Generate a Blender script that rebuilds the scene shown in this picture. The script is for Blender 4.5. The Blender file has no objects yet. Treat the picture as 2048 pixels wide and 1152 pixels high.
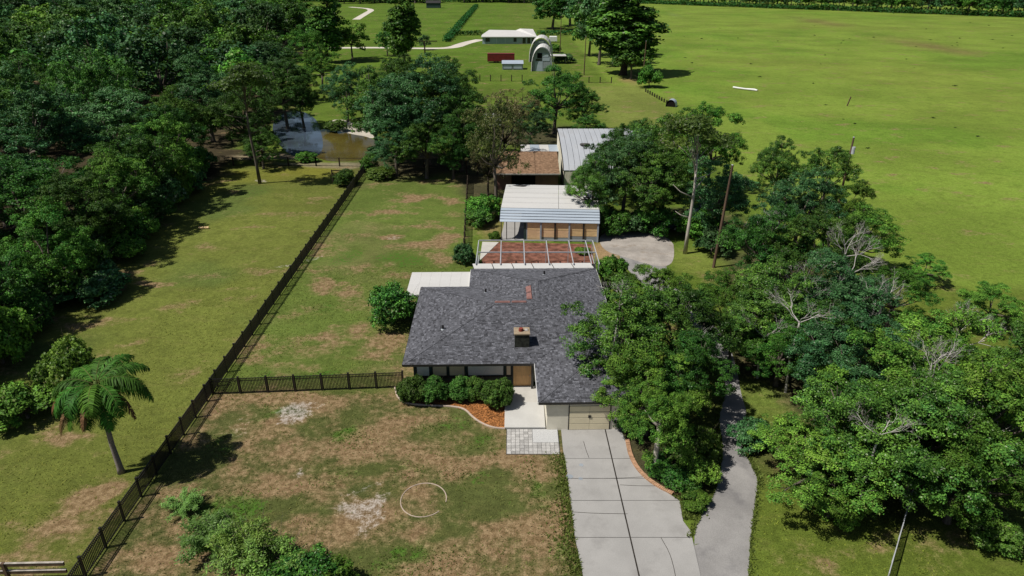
import bpy, math, random
import numpy as np
from mathutils import Vector, Matrix

R = math.radians
rnd = random.Random(7)
SC = bpy.context.scene
COL = SC.collection

# ------------------------------------------------------------------ camera, sky, sun, exposure
FPX, CAM_H, PITCH = 1365.0, 30.0, R(25.0)
cam_d = bpy.data.cameras.new('camera')
cam_d.sensor_width = 36.0
cam_d.lens = 36.0 * FPX / 2048.0
cam_d.clip_end = 6000.0
cam = bpy.data.objects.new('camera', cam_d)
COL.objects.link(cam)
cam.location = (0, 0, CAM_H)
cam.rotation_euler = (R(90) - PITCH, 0, 0)
SC.camera = cam

SUN_EL, SUN_AZ = 57.0, 18.0          # shadows fall to +X, a little away from the camera
SX = -math.cos(R(SUN_EL)) * math.cos(R(SUN_AZ))
SY = -math.cos(R(SUN_EL)) * math.sin(R(SUN_AZ))
SZ = math.sin(R(SUN_EL))
world = bpy.data.worlds.new('World')
SC.world = world
world.use_nodes = True
wn = world.node_tree
sky = wn.nodes.new('ShaderNodeTexSky')
sky.sky_type = 'NISHITA'
sky.sun_disc = False
sky.sun_elevation = R(SUN_EL)
sky.sun_rotation = math.atan2(SX, SY)
bg = wn.nodes['Background']
bg.inputs['Strength'].default_value = 0.05
wn.links.new(sky.outputs[0], bg.inputs['Color'])
sun_d = bpy.data.lights.new('sun', 'SUN')
sun_d.energy = 5.0
sun_d.angle = R(0.5)
sun_d.color = (1.0, 0.955, 0.88)
sun = bpy.data.objects.new('sun', sun_d)
COL.objects.link(sun)
sun.location = (-60, -10, 90)
sun.rotation_euler = Vector((-SX, -SY, -SZ)).to_track_quat('-Z', 'Y').to_euler()
SC.view_settings.view_transform = 'Standard'
SC.view_settings.look = 'None'
SC.view_settings.gamma = 1.0
SC.view_settings.exposure = -0.12
SC.view_settings.use_curve_mapping = False
SC.render.engine = 'CYCLES'
SC.cycles.max_bounces = 6
SC.cycles.diffuse_bounces = 1
SC.cycles.transmission_bounces = 3
SC.cycles.transparent_max_bounces = 6
SC.cycles.caustics_reflective = False
SC.cycles.caustics_refractive = False

_s, _c = math.sin(PITCH), math.cos(PITCH)


def P(px, py, z=0.0):
    """where the sight line through a point of the 2048x1152 photograph meets height z"""
    u = (px - 1024) / FPX
    v = (576 - py) / FPX
    t = (z - CAM_H) / (-_s + v * _c)
    return (u * t, (_c + v * _s) * t)


# ------------------------------------------------------------------ helpers
def tag(o, label=None, cat=None, group=None, kind=None):
    if label: o['label'] = label
    if cat: o['category'] = cat
    if group: o['group'] = group
    if kind: o['kind'] = kind
    return o


def empty(name, loc=(0, 0, 0), rz=0.0, label=None, cat=None, group=None, kind=None, parent=None):
    o = bpy.data.objects.new(name, None)
    o.empty_display_size = 0.3
    COL.objects.link(o)
    o.location = loc
    o.rotation_euler = (0, 0, rz)
    if parent: o.parent = parent
    return tag(o, label, cat, group, kind)


def link(name, me, parent=None):
    o = bpy.data.objects.new(name, me)
    COL.objects.link(o)
    if parent: o.parent = parent
    return o


class MB:
    """collects shapes for one mesh object"""
    def __init__(self):
        self.v, self.f, self.c = [], [], []
        self.cur = None

    def add(self, vs, fs):
        b = len(self.v)
        self.v += [tuple(p) for p in vs]
        self.f += [tuple(i + b for i in f) for f in fs]
        if self.cur is not None:
            self.c += [self.cur] * len(vs)
        return self

    def box(self, x0, x1, y0, y1, z0, z1):
        vs = [(x0, y0, z0), (x1, y0, z0), (x1, y1, z0), (x0, y1, z0), (x0, y0, z1), (x1, y0, z1), (x1, y1, z1), (x0, y1, z1)]
        return self.add(vs, [(0, 3, 2, 1), (4, 5, 6, 7), (0, 1, 5, 4), (1, 2, 6, 5), (2, 3, 7, 6), (3, 0, 4, 7)])

    def bbox(self, x0, x1, y0, y1, z0, z1, b=0.02):
        """box with its upper edges bevelled"""
        vs = [(x0, y0, z0), (x1, y0, z0), (x1, y1, z0), (x0, y1, z0), (x0, y0, z1 - b), (x1, y0, z1 - b), (x1, y1, z1 - b), (x0, y1, z1 - b),
              (x0 + b, y0 + b, z1), (x1 - b, y0 + b, z1), (x1 - b, y1 - b, z1), (x0 + b, y1 - b, z1)]
        fs = [(0, 3, 2, 1), (8, 9, 10, 11)]
        for i in range(4):
            j = (i + 1) % 4
            fs += [(i, j, 4 + j, 4 + i), (4 + i, 4 + j, 8 + j, 8 + i)]
        return self.add(vs, fs)

    def poly(self, pts, z):
        n = len(pts)
        return self.add([(p[0], p[1], z) for p in pts], [tuple(range(n))])

    def prism(self, pts, z0, z1):
        n = len(pts)
        a = sum(pts[i][0] * pts[(i + 1) % n][1] - pts[(i + 1) % n][0] * pts[i][1] for i in range(n))
        if a < 0: pts = pts[::-1]
        vs = [(p[0], p[1], z0) for p in pts] + [(p[0], p[1], z1) for p in pts]
        return self.add(vs, [tuple(range(n))[::-1], tuple(range(n, 2 * n))] + [(i, (i + 1) % n, n + (i + 1) % n, n + i) for i in range(n)])

    def beam(self, a, b, w, h=None):
        """rectangular bar from a to b"""
        h = h or w
        a, b = Vector(a), Vector(b)
        d = (b - a).normalized()
        up = Vector((0, 0, 1)) if abs(d.z) < 0.95 else Vector((0, 1, 0))
        s = d.cross(up).normalized() * w / 2
        t = s.cross(d).normalized() * h / 2
        vs = [a - s - t, a + s - t, a + s + t, a - s + t, b - s - t, b + s - t, b + s + t, b - s + t]
        return self.add(vs, [(0, 1, 2, 3), (7, 6, 5, 4), (0, 4, 5, 1), (1, 5, 6, 2), (2, 6, 7, 3), (3, 7, 4, 0)])

    def tube(self, pts, rad, n=6, cap=True):
        pts = [Vector(p) for p in pts]
        m = len(pts)
        if not isinstance(rad, (list, tuple)): rad = [rad] * m
        vs, fs = [], []
        for i, p in enumerate(pts):
            d = (pts[min(i + 1, m - 1)] - pts[max(i - 1, 0)]).normalized()
            u = d.cross(Vector((0.13, 0.91, 0.31))).normalized()
            w = d.cross(u).normalized()
            for k in range(n):
                a = 2 * math.pi * k / n
                vs.append(p + (u * math.cos(a) + w * math.sin(a)) * rad[i])
        for i in range(m - 1):
            for k in range(n):
                fs.append((i * n + k, (i + 1) * n + k, (i + 1) * n + (k + 1) % n, i * n + (k + 1) % n))
        if cap:
            fs.append(tuple(range(n)))
            fs.append(tuple(range((m - 1) * n, m * n))[::-1])
        return self.add(vs, fs)

    def mesh(self, name, m=None, smooth=False):
        me = bpy.data.meshes.new(name)
        me.from_pydata(self.v, [], self.f)
        if self.c:
            at = me.color_attributes.new('tone', 'FLOAT_COLOR', 'POINT')
            at.data.foreach_set('color', np.array(self.c, dtype=np.float32).ravel())
        if m: me.materials.append(m)
        if smooth: me.polygons.foreach_set('use_smooth', [True] * len(me.polygons))
        me.update()
        return me

    def build(self, name, m=None, parent=None, smooth=False):
        return link(name, self.mesh(name, m, smooth), parent)


def np_mesh(name, V, F, mat=None, colors=None, attr='tone'):
    """quads from numpy arrays"""
    me = bpy.data.meshes.new(name)
    nv, nf, k = len(V), len(F), F.shape[1]
    me.vertices.add(nv)
    me.vertices.foreach_set('co', V.astype(np.float32).ravel())
    me.loops.add(nf * k)
    me.loops.foreach_set('vertex_index', F.astype(np.int32).ravel())
    me.polygons.add(nf)
    me.polygons.foreach_set('loop_start', np.arange(0, nf * k, k, dtype=np.int32))
    me.polygons.foreach_set('loop_total', np.full(nf, k, dtype=np.int32))
    if colors is not None:
        cs = colors if isinstance(colors, dict) else {attr: colors}
        for nme, cc in cs.items():
            at = me.color_attributes.new(nme, 'FLOAT_COLOR', 'POINT')
            if cc.shape[1] == 3: cc = np.concatenate([cc, np.ones((len(cc), 1))], 1)
            at.data.foreach_set('color', cc.astype(np.float32).ravel())
    if mat: me.materials.append(mat)
    me.update(calc_edges=True)
    return me


# ------------------------------------------------------------------ materials
class NT:
    def __init__(self, name):
        self.m = bpy.data.materials.new(name)
        self.m.use_nodes = True
        self.t = self.m.node_tree
        self.b = self.t.nodes['Principled BSDF']
        self.out = self.t.nodes['Material Output']

    def n(self, typ, **kw):
        nd = self.t.nodes.new(typ)
        for k, v in kw.items():
            if k.startswith('i_'):
                nd.inputs[k[2:].replace('_', ' ')].default_value = v
            else:
                setattr(nd, k, v)
        return nd

    def l(self, a, b): self.t.links.new(a, b)

    def coords(self, scale=(1, 1, 1), obj=True):
        tc = self.n('ShaderNodeTexCoord')
        mp = self.n('ShaderNodeMapping')
        mp.inputs['Scale'].default_value = scale
        self.l(tc.outputs['Object'], mp.inputs['Vector'])
        return mp.outputs[0]

    def geo(self, scale=(1, 1, 1)):
        tc = self.n('ShaderNodeNewGeometry')
        mp = self.n('ShaderNodeMapping')
        mp.inputs['Scale'].default_value = scale
        self.l(tc.outputs['Position'], mp.inputs['Vector'])
        return mp.outputs[0]

    def noise(self, vec, scale, detail=4.0, rough=0.55):
        nd = self.n('ShaderNodeTexNoise')
        nd.inputs['Scale'].default_value = scale
        nd.inputs['Detail'].default_value = detail
        nd.inputs['Roughness'].default_value = rough
        self.l(vec, nd.inputs['Vector'])
        return nd.outputs['Fac']

    def math(self, op, a, b=None, c=None, clamp=False):
        nd = self.n('ShaderNodeMath', operation=op)
        nd.use_clamp = clamp
        for i, x in enumerate((a, b, c)):
            if x is None: continue
            if isinstance(x, (int, float)): nd.inputs[i].default_value = x
            else: self.l(x, nd.inputs[i])
        return nd.outputs[0]

    def ramp(self, x, lo, hi, to0=0.0, to1=1.0):
        nd = self.n('ShaderNodeMapRange', interpolation_type='SMOOTHSTEP')
        self.l(x, nd.inputs['Value'])
        for k, v in (('From Min', lo), ('From Max', hi), ('To Min', to0), ('To Max', to1)):
            nd.inputs[k].default_value = v
        return nd.outputs[0]

    def mix(self, fac, a, b, typ='MIX'):
        nd = self.n('ShaderNodeMix', data_type='RGBA', blend_type=typ)
        for s, x in ((nd.inputs[0], fac), (nd.inputs[6], a), (nd.inputs[7], b)):
            if isinstance(x, (int, float)): s.default_value = x
            elif isinstance(x, tuple): s.default_value = (*x, 1) if len(x) == 3 else x
            else: self.l(x, s)
        return nd.outputs[2]

    def scale_col(self, col, fac):
        nd = self.n('ShaderNodeVectorMath', operation='SCALE')
        if isinstance(col, tuple): nd.inputs[0].default_value = col[:3]
        else: self.l(col, nd.inputs[0])
        if isinstance(fac, (int, float)): nd.inputs['Scale'].default_value = fac
        else: self.l(fac, nd.inputs['Scale'])
        return nd.outputs[0]

    def attr(self, name):
        return self.n('ShaderNodeAttribute', attribute_name=name)

    def bump(self, h, strength, dist=0.02):
        nd = self.n('ShaderNodeBump')
        nd.inputs['Strength'].default_value = strength
        nd.inputs['Distance'].default_value = dist
        self.l(h, nd.inputs['Height'])
        self.l(nd.outputs[0], self.b.inputs['Normal'])

    def col(self, c):
        if isinstance(c, tuple): self.b.inputs['Base Color'].default_value = (*c[:3], 1)
        else: self.l(c, self.b.inputs['Base Color'])

    def set(self, rough=0.8, spec=0.3, metal=0.0):
        self.b.inputs['Roughness'].default_value = rough
        self.b.inputs['Specular IOR Level'].default_value = spec
        self.b.inputs['Metallic'].default_value = metal
        return self.m


def plain(name, c, rough=0.7, var=0.18, scale=1.5, spec=0.3, metal=0.0, dirt=None, dirt_amt=0.5, fine=None, stretch=(1, 1, 1), bump=0.0):
    t = NT(name)
    v = t.coords(stretch)
    k = t.ramp(t.noise(v, scale, 6, 0.6), 0.3, 0.7, 1 - var, 1 + var)
    col = t.scale_col(c, k)
    if dirt:
        d = t.ramp(t.noise(v, scale * 0.7 + 0.13, 8, 0.65), 0.5, 0.72, 0.0, dirt_amt)
        col = t.mix(d, col, dirt)
    f = t.noise(v, fine or 40, 2, 0.6)
    col = t.scale_col(col, t.ramp(f, 0.25, 0.75, 0.9, 1.1))
    t.col(col)
    if bump: t.bump(f, bump, 0.01)
    return t.set(rough, spec, metal)


def tone_mat(name, rough=0.85, spec=0.3, fine=30.0, amt=0.25, metal=0.0):
    """colour from the pieces' own tone plus fine grain"""
    t = NT(name)
    a = t.attr('tone')
    f = t.noise(t.coords(), fine, 3, 0.6)
    t.col(t.scale_col(a.outputs['Color'], t.ramp(f, 0.25, 0.75, 1 - amt, 1 + amt)))
    t.bump(f, 0.2, 0.01)
    return t.set(rough, spec, metal)


def leaf_mat(name, trans=0.13, tcol=(0.1, 0.24, 0.02), rough=0.55, spec=0.12):
    t = NT(name)
    a = t.attr('tone')
    oi = t.n('ShaderNodeObjectInfo')
    k = t.ramp(oi.outputs['Random'], 0.0, 1.0, 0.68, 1.36)
    hsv = t.n('ShaderNodeHueSaturation')
    t.l(t.scale_col(a.outputs['Color'], k), hsv.inputs['Color'])
    r2 = t.math('FRACT', t.math('MULTIPLY', oi.outputs['Random'], 17.31))
    t.l(t.ramp(r2, 0, 1, 0.478, 0.512), hsv.inputs['Hue'])
    t.col(hsv.outputs[0])
    m = t.set(rough, spec)
    tr = t.n('ShaderNodeBsdfTranslucent')
    tr.inputs['Color'].default_value = (*tcol, 1)
    mx = t.n('ShaderNodeMixShader')
    mx.inputs[0].default_value = trans
    t.l(t.b.outputs[0], mx.inputs[1])
    t.l(tr.outputs[0], mx.inputs[2])
    t.l(mx.outputs[0], t.out.inputs['Surface'])
    return m


def ground_mat():
    t = NT('grass_ground')
    pos = t.geo()
    tint = t.attr('tint').outputs['Color']
    sep = t.n('ShaderNodeSeparateColor')
    t.l(t.attr('mask').outputs['Color'], sep.inputs[0])
    dirt, sand, lush = sep.outputs[0], sep.outputs[1], sep.outputs[2]
    n1 = t.noise(pos, 0.55, 9, 0.62)
    n2 = t.noise(pos, 2.3, 7, 0.68)
    n3 = t.noise(pos, 11.0, 4, 0.7)
    n0 = t.noise(pos, 0.045, 5, 0.6)
    n4 = t.noise(t.geo((0.35, 1.0, 1.0)), 0.9, 8, 0.7)
    # grass: patchy large tone, fine tuft grain
    g = t.scale_col(tint, t.ramp(n0, 0.3, 0.7, 0.82, 1.18))
    g = t.mix(t.ramp(n4, 0.5, 0.74, 0.0, 0.35), g, (0.2, 0.17, 0.06))
    g = t.mix(t.ramp(n1, 0.54, 0.36, 0.0, 0.4), g, t.scale_col(tint, 0.6))
    # lush green growth
    lm = t.ramp(t.math('ADD', lush, t.math('MULTIPLY', t.math('SUBTRACT', n2, 0.5), 1.5)), 0.42, 0.62)
    g = t.mix(lm, g, (0.058, 0.125, 0.016))
    # bare earth
    e = t.mix(t.ramp(n2, 0.35, 0.68), (0.19, 0.122, 0.06), (0.275, 0.195, 0.11))
    e = t.mix(t.ramp(n1, 0.55, 0.75, 0, 0.6), e, (0.15, 0.09, 0.05))
    blend = t.math('ADD', t.math('MULTIPLY', t.math('SUBTRACT', n1, 0.5), 1.4), t.math('MULTIPLY', t.math('SUBTRACT', n3, 0.5), 0.4))
    blend = t.math('ADD', blend, t.math('MULTIPLY', t.math('SUBTRACT', n2, 0.5), 0.85))
    n5 = t.noise(t.geo((1.0, 1.6, 1.0)), 0.16, 4, 0.5)
    blend = t.math('ADD', blend, t.math('MULTIPLY', t.math('SUBTRACT', n5, 0.5), 2.6))
    dm = t.ramp(t.math('ADD', dirt, blend), 0.22, 0.82, 0.0, 0.95)
    g = t.mix(dm, g, e)
    sb = t.math('ADD', t.math('MULTIPLY', t.math('SUBTRACT', n2, 0.5), 1.6), t.math('MULTIPLY', t.math('SUBTRACT', n3, 0.5), 0.6))
    sm = t.ramp(t.math('ADD', sand, sb), 0.4, 0.85, 0.0, 0.85)
    g = t.mix(sm, g, (0.4, 0.36, 0.32))
    g = t.scale_col(g, t.ramp(n2, 0.3, 0.7, 0.8, 1.2))
    g = t.scale_col(g, t.ramp(n3, 0.28, 0.72, 0.6, 1.4))
    t.col(g)
    t.bump(n3, 0.55, 0.06)
    return t.set(0.95, 0.1)


M = {}
M['ground'] = ground_mat()
M['leaf'] = leaf_mat('oak_leaves')
M['leaf_light'] = leaf_mat('light_leaves', 0.3, (0.16, 0.32, 0.03), 0.5, 0.3)
M['leaf_dry'] = leaf_mat('dry_leaves', 0.15, (0.2, 0.14, 0.05), 0.7, 0.15)
M['bark'] = plain('grey_bark', (0.13, 0.11, 0.09), 0.95, 0.35, 3, 0.1, bump=0.4, stretch=(1, 1, 0.3))
M['bark_pale'] = plain('pale_bark', (0.42, 0.38, 0.33), 0.9, 0.25, 3, 0.1, bump=0.3, stretch=(1, 1, 0.3))
M['bark_dark'] = plain('dark_bark', (0.055, 0.042, 0.032), 0.95, 0.3, 3, 0.1, bump=0.4)
M['dead_wood'] = plain('dead_wood', (0.47, 0.44, 0.41), 0.9, 0.2, 3, 0.1)
M['pole'] = plain('pole_wood', (0.13, 0.085, 0.06), 0.9, 0.3, 2, 0.1, stretch=(1, 1, 0.2))
M['concrete'] = plain('concrete', (0.345, 0.335, 0.32), 0.85, 0.07, 0.5, 0.25, dirt=(0.22, 0.21, 0.2), dirt_amt=0.5, fine=22)
M['joint'] = plain('joint_soil', (0.035, 0.03, 0.025), 0.95, 0.3, 3, 0.1)
M['asphalt'] = plain('lane_asphalt', (0.27, 0.26, 0.25), 0.9, 0.16, 0.35, 0.2, dirt=(0.13, 0.125, 0.13), dirt_amt=0.6, fine=14, bump=0.2)
M['gravel'] = plain('gravel', (0.34, 0.31, 0.28), 0.95, 0.2, 0.5, 0.1, dirt=(0.22, 0.17, 0.12), dirt_amt=0.6, fine=9, bump=0.5)
M['white_slab'] = plain('white_slab', (0.52, 0.51, 0.48), 0.8, 0.05, 0.6, 0.25)
M['walk'] = plain('walk_concrete', (0.5, 0.48, 0.44), 0.85, 0.08, 0.8, 0.2)
M['cream'] = plain('cream_stucco', (0.8, 0.75, 0.62), 0.85, 0.06, 1.2, 0.2, dirt=(0.5, 0.45, 0.35), dirt_amt=0.4, bump=0.1)
M['garage'] = plain('garage_paint', (0.8, 0.71, 0.5), 0.6, 0.06, 1.0, 0.3)
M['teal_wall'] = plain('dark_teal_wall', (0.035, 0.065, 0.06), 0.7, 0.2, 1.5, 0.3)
M['dark_frame'] = plain('dark_frame', (0.03, 0.028, 0.026), 0.5, 0.15, 3, 0.4)
M['white_paint'] = plain('white_paint', (0.78, 0.78, 0.76), 0.5, 0.05, 1, 0.4)
M['alu'] = plain('white_aluminium', (0.45, 0.47, 0.5), 0.45, 0.08, 2, 0.5, dirt=(0.4, 0.38, 0.34), dirt_amt=0.5)
M['blind'] = plain('window_blind', (0.8, 0.76, 0.68), 0.6, 0.04, 1, 0.4)
M['blind_tan'] = plain('window_blind_tan', (0.72, 0.56, 0.38), 0.6, 0.06, 1, 0.4)
M['orange_wood'] = plain('orange_wood', (0.68, 0.4, 0.17), 0.55, 0.12, 2.5, 0.35, stretch=(3, 3, 0.6))
M['tan_panel'] = plain('tan_panel', (0.82, 0.58, 0.3), 0.6, 0.1, 1.5, 0.3, stretch=(1, 1, 3))
M['tan_panel2'] = plain('pale_tan_panel', (0.85, 0.58, 0.34), 0.6, 0.1, 1.5, 0.3, stretch=(1, 1, 3))
M['white_metal'] = plain('white_metal', (0.6, 0.59, 0.57), 0.45, 0.05, 0.5, 0.4, dirt=(0.5, 0.47, 0.42), dirt_amt=0.35, stretch=(0.25, 1, 1))
M['barn_metal'] = plain('barn_metal', (0.44, 0.46, 0.49), 0.45, 0.08, 0.5, 0.4, dirt=(0.3, 0.28, 0.26), dirt_amt=0.5, stretch=(1, .2, 1))
M['blue_metal'] = plain('bluish_metal', (0.4, 0.46, 0.53), 0.4, 0.1, 0.6, 0.5, stretch=(0.2, 1, 1))
M['grey_metal'] = plain('grey_metal', (0.3, 0.33, 0.36), 0.45, 0.12, 0.7, 0.4)
M['black_metal'] = plain('black_metal', (0.018, 0.016, 0.015), 0.45, 0.2, 3, 0.4)
M['tar'] = plain('tar_patch', (0.09, 0.085, 0.08), 0.9, 0.4, 3, 0.2)
M['stone_dark'] = plain('mossy_chimney_block', (0.04, 0.042, 0.034), 0.95, 0.45, 4, 0.1, dirt=(0.075, 0.075, 0.06), dirt_amt=0.7, bump=0.5)
M['chim_cap'] = plain('chimney_cap', (0.33, 0.26, 0.18), 0.9, 0.12, 3, 0.1)
M['red_vent'] = plain('red_ridge_vent', (0.25, 0.13, 0.115), 0.8, 0.2, 3, 0.2)
M['rust'] = plain('rust', (0.2, 0.045, 0.03), 0.85, 0.3, 5, 0.2)
M['shingle'] = tone_mat('roof_shingles', 0.9, 0.22, 22.0, 0.6)
M['tile'] = tone_mat('stone_tiles', 0.85, 0.2, 18.0, 0.3)
M['mulch'] = plain('red_mulch', (0.3, 0.125, 0.045), 0.95, 0.4, 6, 0.05, fine=17, bump=0.9)
M['mulch_chip'] = tone_mat('mulch_chips', 0.95, 0.1, 20, 0.2)
M['redfloor'] = plain('pool_deck_litter', (0.19, 0.085, 0.06), 0.95, 0.5, 1.3, 0.05, dirt=(0.1, 0.06, 0.035), dirt_amt=0.85, fine=9, bump=0.6)
M['curb'] = plain('curb_concrete', (0.46, 0.37, 0.3), 0.9, 0.12, 2, 0.2)
M['brick'] = plain('edging_brick', (0.42, 0.25, 0.15), 0.9, 0.25, 4, 0.15)
M['brown_roof'] = plain('leaf_littered_roof', (0.23, 0.145, 0.09), 0.95, 0.35, 2.5, 0.05, dirt=(0.15, 0.08, 0.05), dirt_amt=0.6, fine=6, bump=0.6)
M['brown_wall'] = plain('brown_wall', (0.2, 0.105, 0.085), 0.85, 0.15, 1.2, 0.2)
M['red_paint'] = plain('dark_red_paint', (0.16, 0.016, 0.014), 0.5, 0.25, 0.8, 0.4)
M['blue_wall'] = plain('pale_blue_wall', (0.36, 0.44, 0.48), 0.7, 0.1, 0.4, 0.3)
M['dark_glass'] = plain('dark_glass', (0.02, 0.025, 0.035), 0.12, 0.1, 1, 0.6)
M['opening'] = plain('dark_opening', (0.012, 0.01, 0.009), 0.9, 0.2, 1, 0.1)  # near-black colour painted in for the shade inside openings
M['car_paint'] = plain('dark_blue_car_paint', (0.02, 0.035, 0.09), 0.25, 0.05, 1, 0.6)
M['car_grey'] = plain('dark_grey_car_paint', (0.035, 0.05, 0.065), 0.25, 0.05, 1, 0.6)
M['tyre'] = plain('tyre_rubber', (0.02, 0.02, 0.02), 0.9, 0.2, 4, 0.2)
M['lamp_lens'] = plain('lamp_lens', (0.7, 0.7, 0.68), 0.15, 0.05, 2, 0.6)
M['green_plastic'] = plain('green_plastic', (0.03, 0.2, 0.1), 0.5, 0.1, 2, 0.4)
M['sandbank'] = plain('sand_bank', (0.5, 0.46, 0.38), 0.95, 0.12, 0.4, 0.1, fine=6)
M['path'] = plain('pale_path', (0.6, 0.55, 0.48), 0.95, 0.1, 0.2, 0.1, fine=3)
M['palm_leaf'] = leaf_mat('palm_fronds', 0.15, (0.12, 0.26, 0.03), 0.6, 0.15)
M['palm_trunk'] = plain('palm_trunk', (0.24, 0.21, 0.19), 0.9, 0.2, 5, 0.1, stretch=(1, 1, 4), bump=0.4)
M['blade'] = leaf_mat('grass_blades', 0.25, (0.2, 0.26, 0.03), 0.8, 0.1)


def water_mat():
    t = NT('pond_water')
    v = t.geo()
    t.col(t.mix(t.ramp(t.noise(v, 0.12, 4), 0.35, 0.65), (0.07, 0.1, 0.14), (0.05, 0.065, 0.08)))  # blue base colour stands in for the reflected sky
    t.bump(t.noise(v, 1.2, 3), 0.03, 0.05)
    return t.set(0.05, 0.8)


M['water'] = water_mat()
M['brown_water'] = plain('brown_pond_water', (0.1, 0.078, 0.018), 0.1, 0.25, 0.12, 0.5, dirt=(0.07, 0.055, 0.02), dirt_amt=0.6, fine=2)  # glossy brown water of the right part of the pond

# ------------------------------------------------------------------ ground
rs = np.random.RandomState(11)


def vnoise(x, y, s, seed):
    r = np.random.RandomState(seed).rand(64, 64)
    u, v = x / s, y / s
    i, j = np.floor(u).astype(int), np.floor(v).astype(int)
    fu, fv = u - i, v - j
    fu = fu * fu * (3 - 2 * fu)
    fv = fv * fv * (3 - 2 * fv)
    a = r[i % 64, j % 64] * (1 - fu) + r[(i + 1) % 64, j % 64] * fu
    b = r[i % 64, (j + 1) % 64] * (1 - fu) + r[(i + 1) % 64, (j + 1) % 64] * fu
    return a * (1 - fv) + b * fv


def fbm(x, y, s, seed, n=4):
    t, a, tot = 0, 1, 0
    for k in range(n):
        t = t + a * vnoise(x + 37.1 * k, y - 11.7 * k, s / 2 ** k, seed + k)
        tot += a
        a *= 0.55
    return t / tot


def ss(x, a, b):
    t = np.clip((x - a) / (b - a), 0, 1)
    return t * t * (3 - 2 * t)


def axis(lo, hi, fine0, fine1, st, grow=1.22):
    mid = list(np.arange(fine0, fine1 + st / 2, st))
    a, s, p = [], st, fine0
    while p > lo:
        s *= grow
        p -= s
        a.append(p)
    b, s, p = [], st, mid[-1]
    while p < hi:
        s *= grow
        p += s
        b.append(p)
    return np.array(a[::-1] + mid + b)


gx = axis(-2500, 2500, -60, 60, 0.5, 1.12)
gy = axis(-300, 3000, 20, 130, 0.5, 1.09)
X, Y = np.meshgrid(gx, gy)
Xf, Yf = X.ravel(), Y.ravel()
w1 = fbm(Xf, Yf, 9, 3)
w2 = fbm(Xf, Yf, 28, 9)
xj = Xf + (w1 - 0.5) * 5
yj = Yf + (fbm(Xf, Yf, 9, 21) - 0.5) * 5


def ell(px, py, rx, ry, ang=0.0):
    """soft blob at a photographed place; rx, ry in metres"""
    cx, cy = P(px, py)
    dx, dy = xj - cx, yj - cy
    ca, sa = math.cos(R(ang)), math.sin(R(ang))
    d = np.sqrt(((dx * ca + dy * sa) / rx) ** 2 + ((-dx * sa + dy * ca) / ry) ** 2)
    return 1 - ss(d, 0.45, 1.15)


tint = np.zeros((len(Xf), 3))
tint[:] = (0.1, 0.155, 0.02)                       # middle paddocks
LINE = -23.35 - (Yf - 41.1) * 0.0099


def lay(mask, c):
    tint[:] = tint * (1 - mask[:, None]) + np.array(c) * mask[:, None]


past = ss(Xf + (w2 - 0.5) * 3, 33, 37) * ss(Yf, 60, 66)
past = np.maximum(past, ss(Xf, 27, 30) * ss(Yf, 150, 170))
lay(past, (0.165, 0.238, 0.034))
lay(past * ss(w2, 0.52, 0.66) * 0.5, (0.095, 0.195, 0.018))
lay(past * ss(fbm(Xf, Yf, 60, 41), 0.5, 0.68) * 0.5, (0.19, 0.235, 0.04))
lay(ss(Xf, 9, 13) * (1 - ss(Yf, 62, 66)), (0.11, 0.15, 0.022))        # lower right lawn
left = (1 - ss(Xf - LINE, -0.5, 0.5)) * (1 - ss(Yf, 112, 118))
lay(left, (0.13, 0.152, 0.03))
lay(left * ss(w2, 0.5, 0.65) * 0.85, (0.19, 0.185, 0.026))
lay(left * ss(fbm(Xf, Yf, 22, 55), 0.5, 0.62) * 0.7, (0.085, 0.125, 0.03))  # dark green patches paint shade into the lawn colour
back = ss(Xf - LINE, -0.5, 0.5) * (1 - ss(Xf, -5.5, -4)) * ss(Yf, 44, 46) * (1 - ss(Yf, 112, 116))
lay(back, (0.108, 0.15, 0.03))
lay(back * ss(w1, 0.5, 0.7) * 0.5, (0.17, 0.165, 0.06))
front = ss(Xf - LINE, -0.5, 0.5) * (1 - ss(Xf, 4, 5)) * (1 - ss(Yf, 44, 46))
lay(front, (0.085, 0.1, 0.028))
mid = ss(Xf, 18, 23) * (1 - ss(Xf, 36, 38)) * ss(Yf, 135, 145) * (1 - ss(Yf, 198, 206))
lay(mid, (0.165, 0.2, 0.042))
far_l = (1 - ss(Xf, -10, 0)) * ss(Yf, 190, 230)
lay(far_l * 0.6, (0.085, 0.16, 0.014))
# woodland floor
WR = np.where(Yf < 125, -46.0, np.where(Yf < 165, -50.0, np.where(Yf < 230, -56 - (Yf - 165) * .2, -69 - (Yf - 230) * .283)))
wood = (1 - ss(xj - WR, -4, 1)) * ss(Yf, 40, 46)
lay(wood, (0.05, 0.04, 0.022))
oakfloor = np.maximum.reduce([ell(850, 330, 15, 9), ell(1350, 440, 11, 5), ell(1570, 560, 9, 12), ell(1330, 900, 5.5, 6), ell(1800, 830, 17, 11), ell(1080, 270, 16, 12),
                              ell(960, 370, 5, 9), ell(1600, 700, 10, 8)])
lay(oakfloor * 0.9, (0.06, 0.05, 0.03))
lay(ell(1530, 800, 3.2, 4.5), (0.12, 0.165, 0.03))
lay(ell(1390, 525, 3.4, 5.5), (0.15, 0.19, 0.035))
lay(ell(1250, 490, 4, 3) * 0.9, (0.3, 0.18, 0.07))
lay(ell(1215, 500, 2.0, 3.5) * 0.9, (0.33, 0.22, 0.12))
lay(ell(548, 315, 9, 2.6) * 0.95, (0.3, 0.24, 0.16))
lay(ell(650, 330, 9, 2.0) * 0.7, (0.26, 0.22, 0.16))
lay(ell(985, 450, 2.3, 8) * 0.7, (0.2, 0.16, 0.06))
lay(ell(1260, 160, 5, 9) * 0.6, (0.34, 0.2, 0.11))
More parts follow.
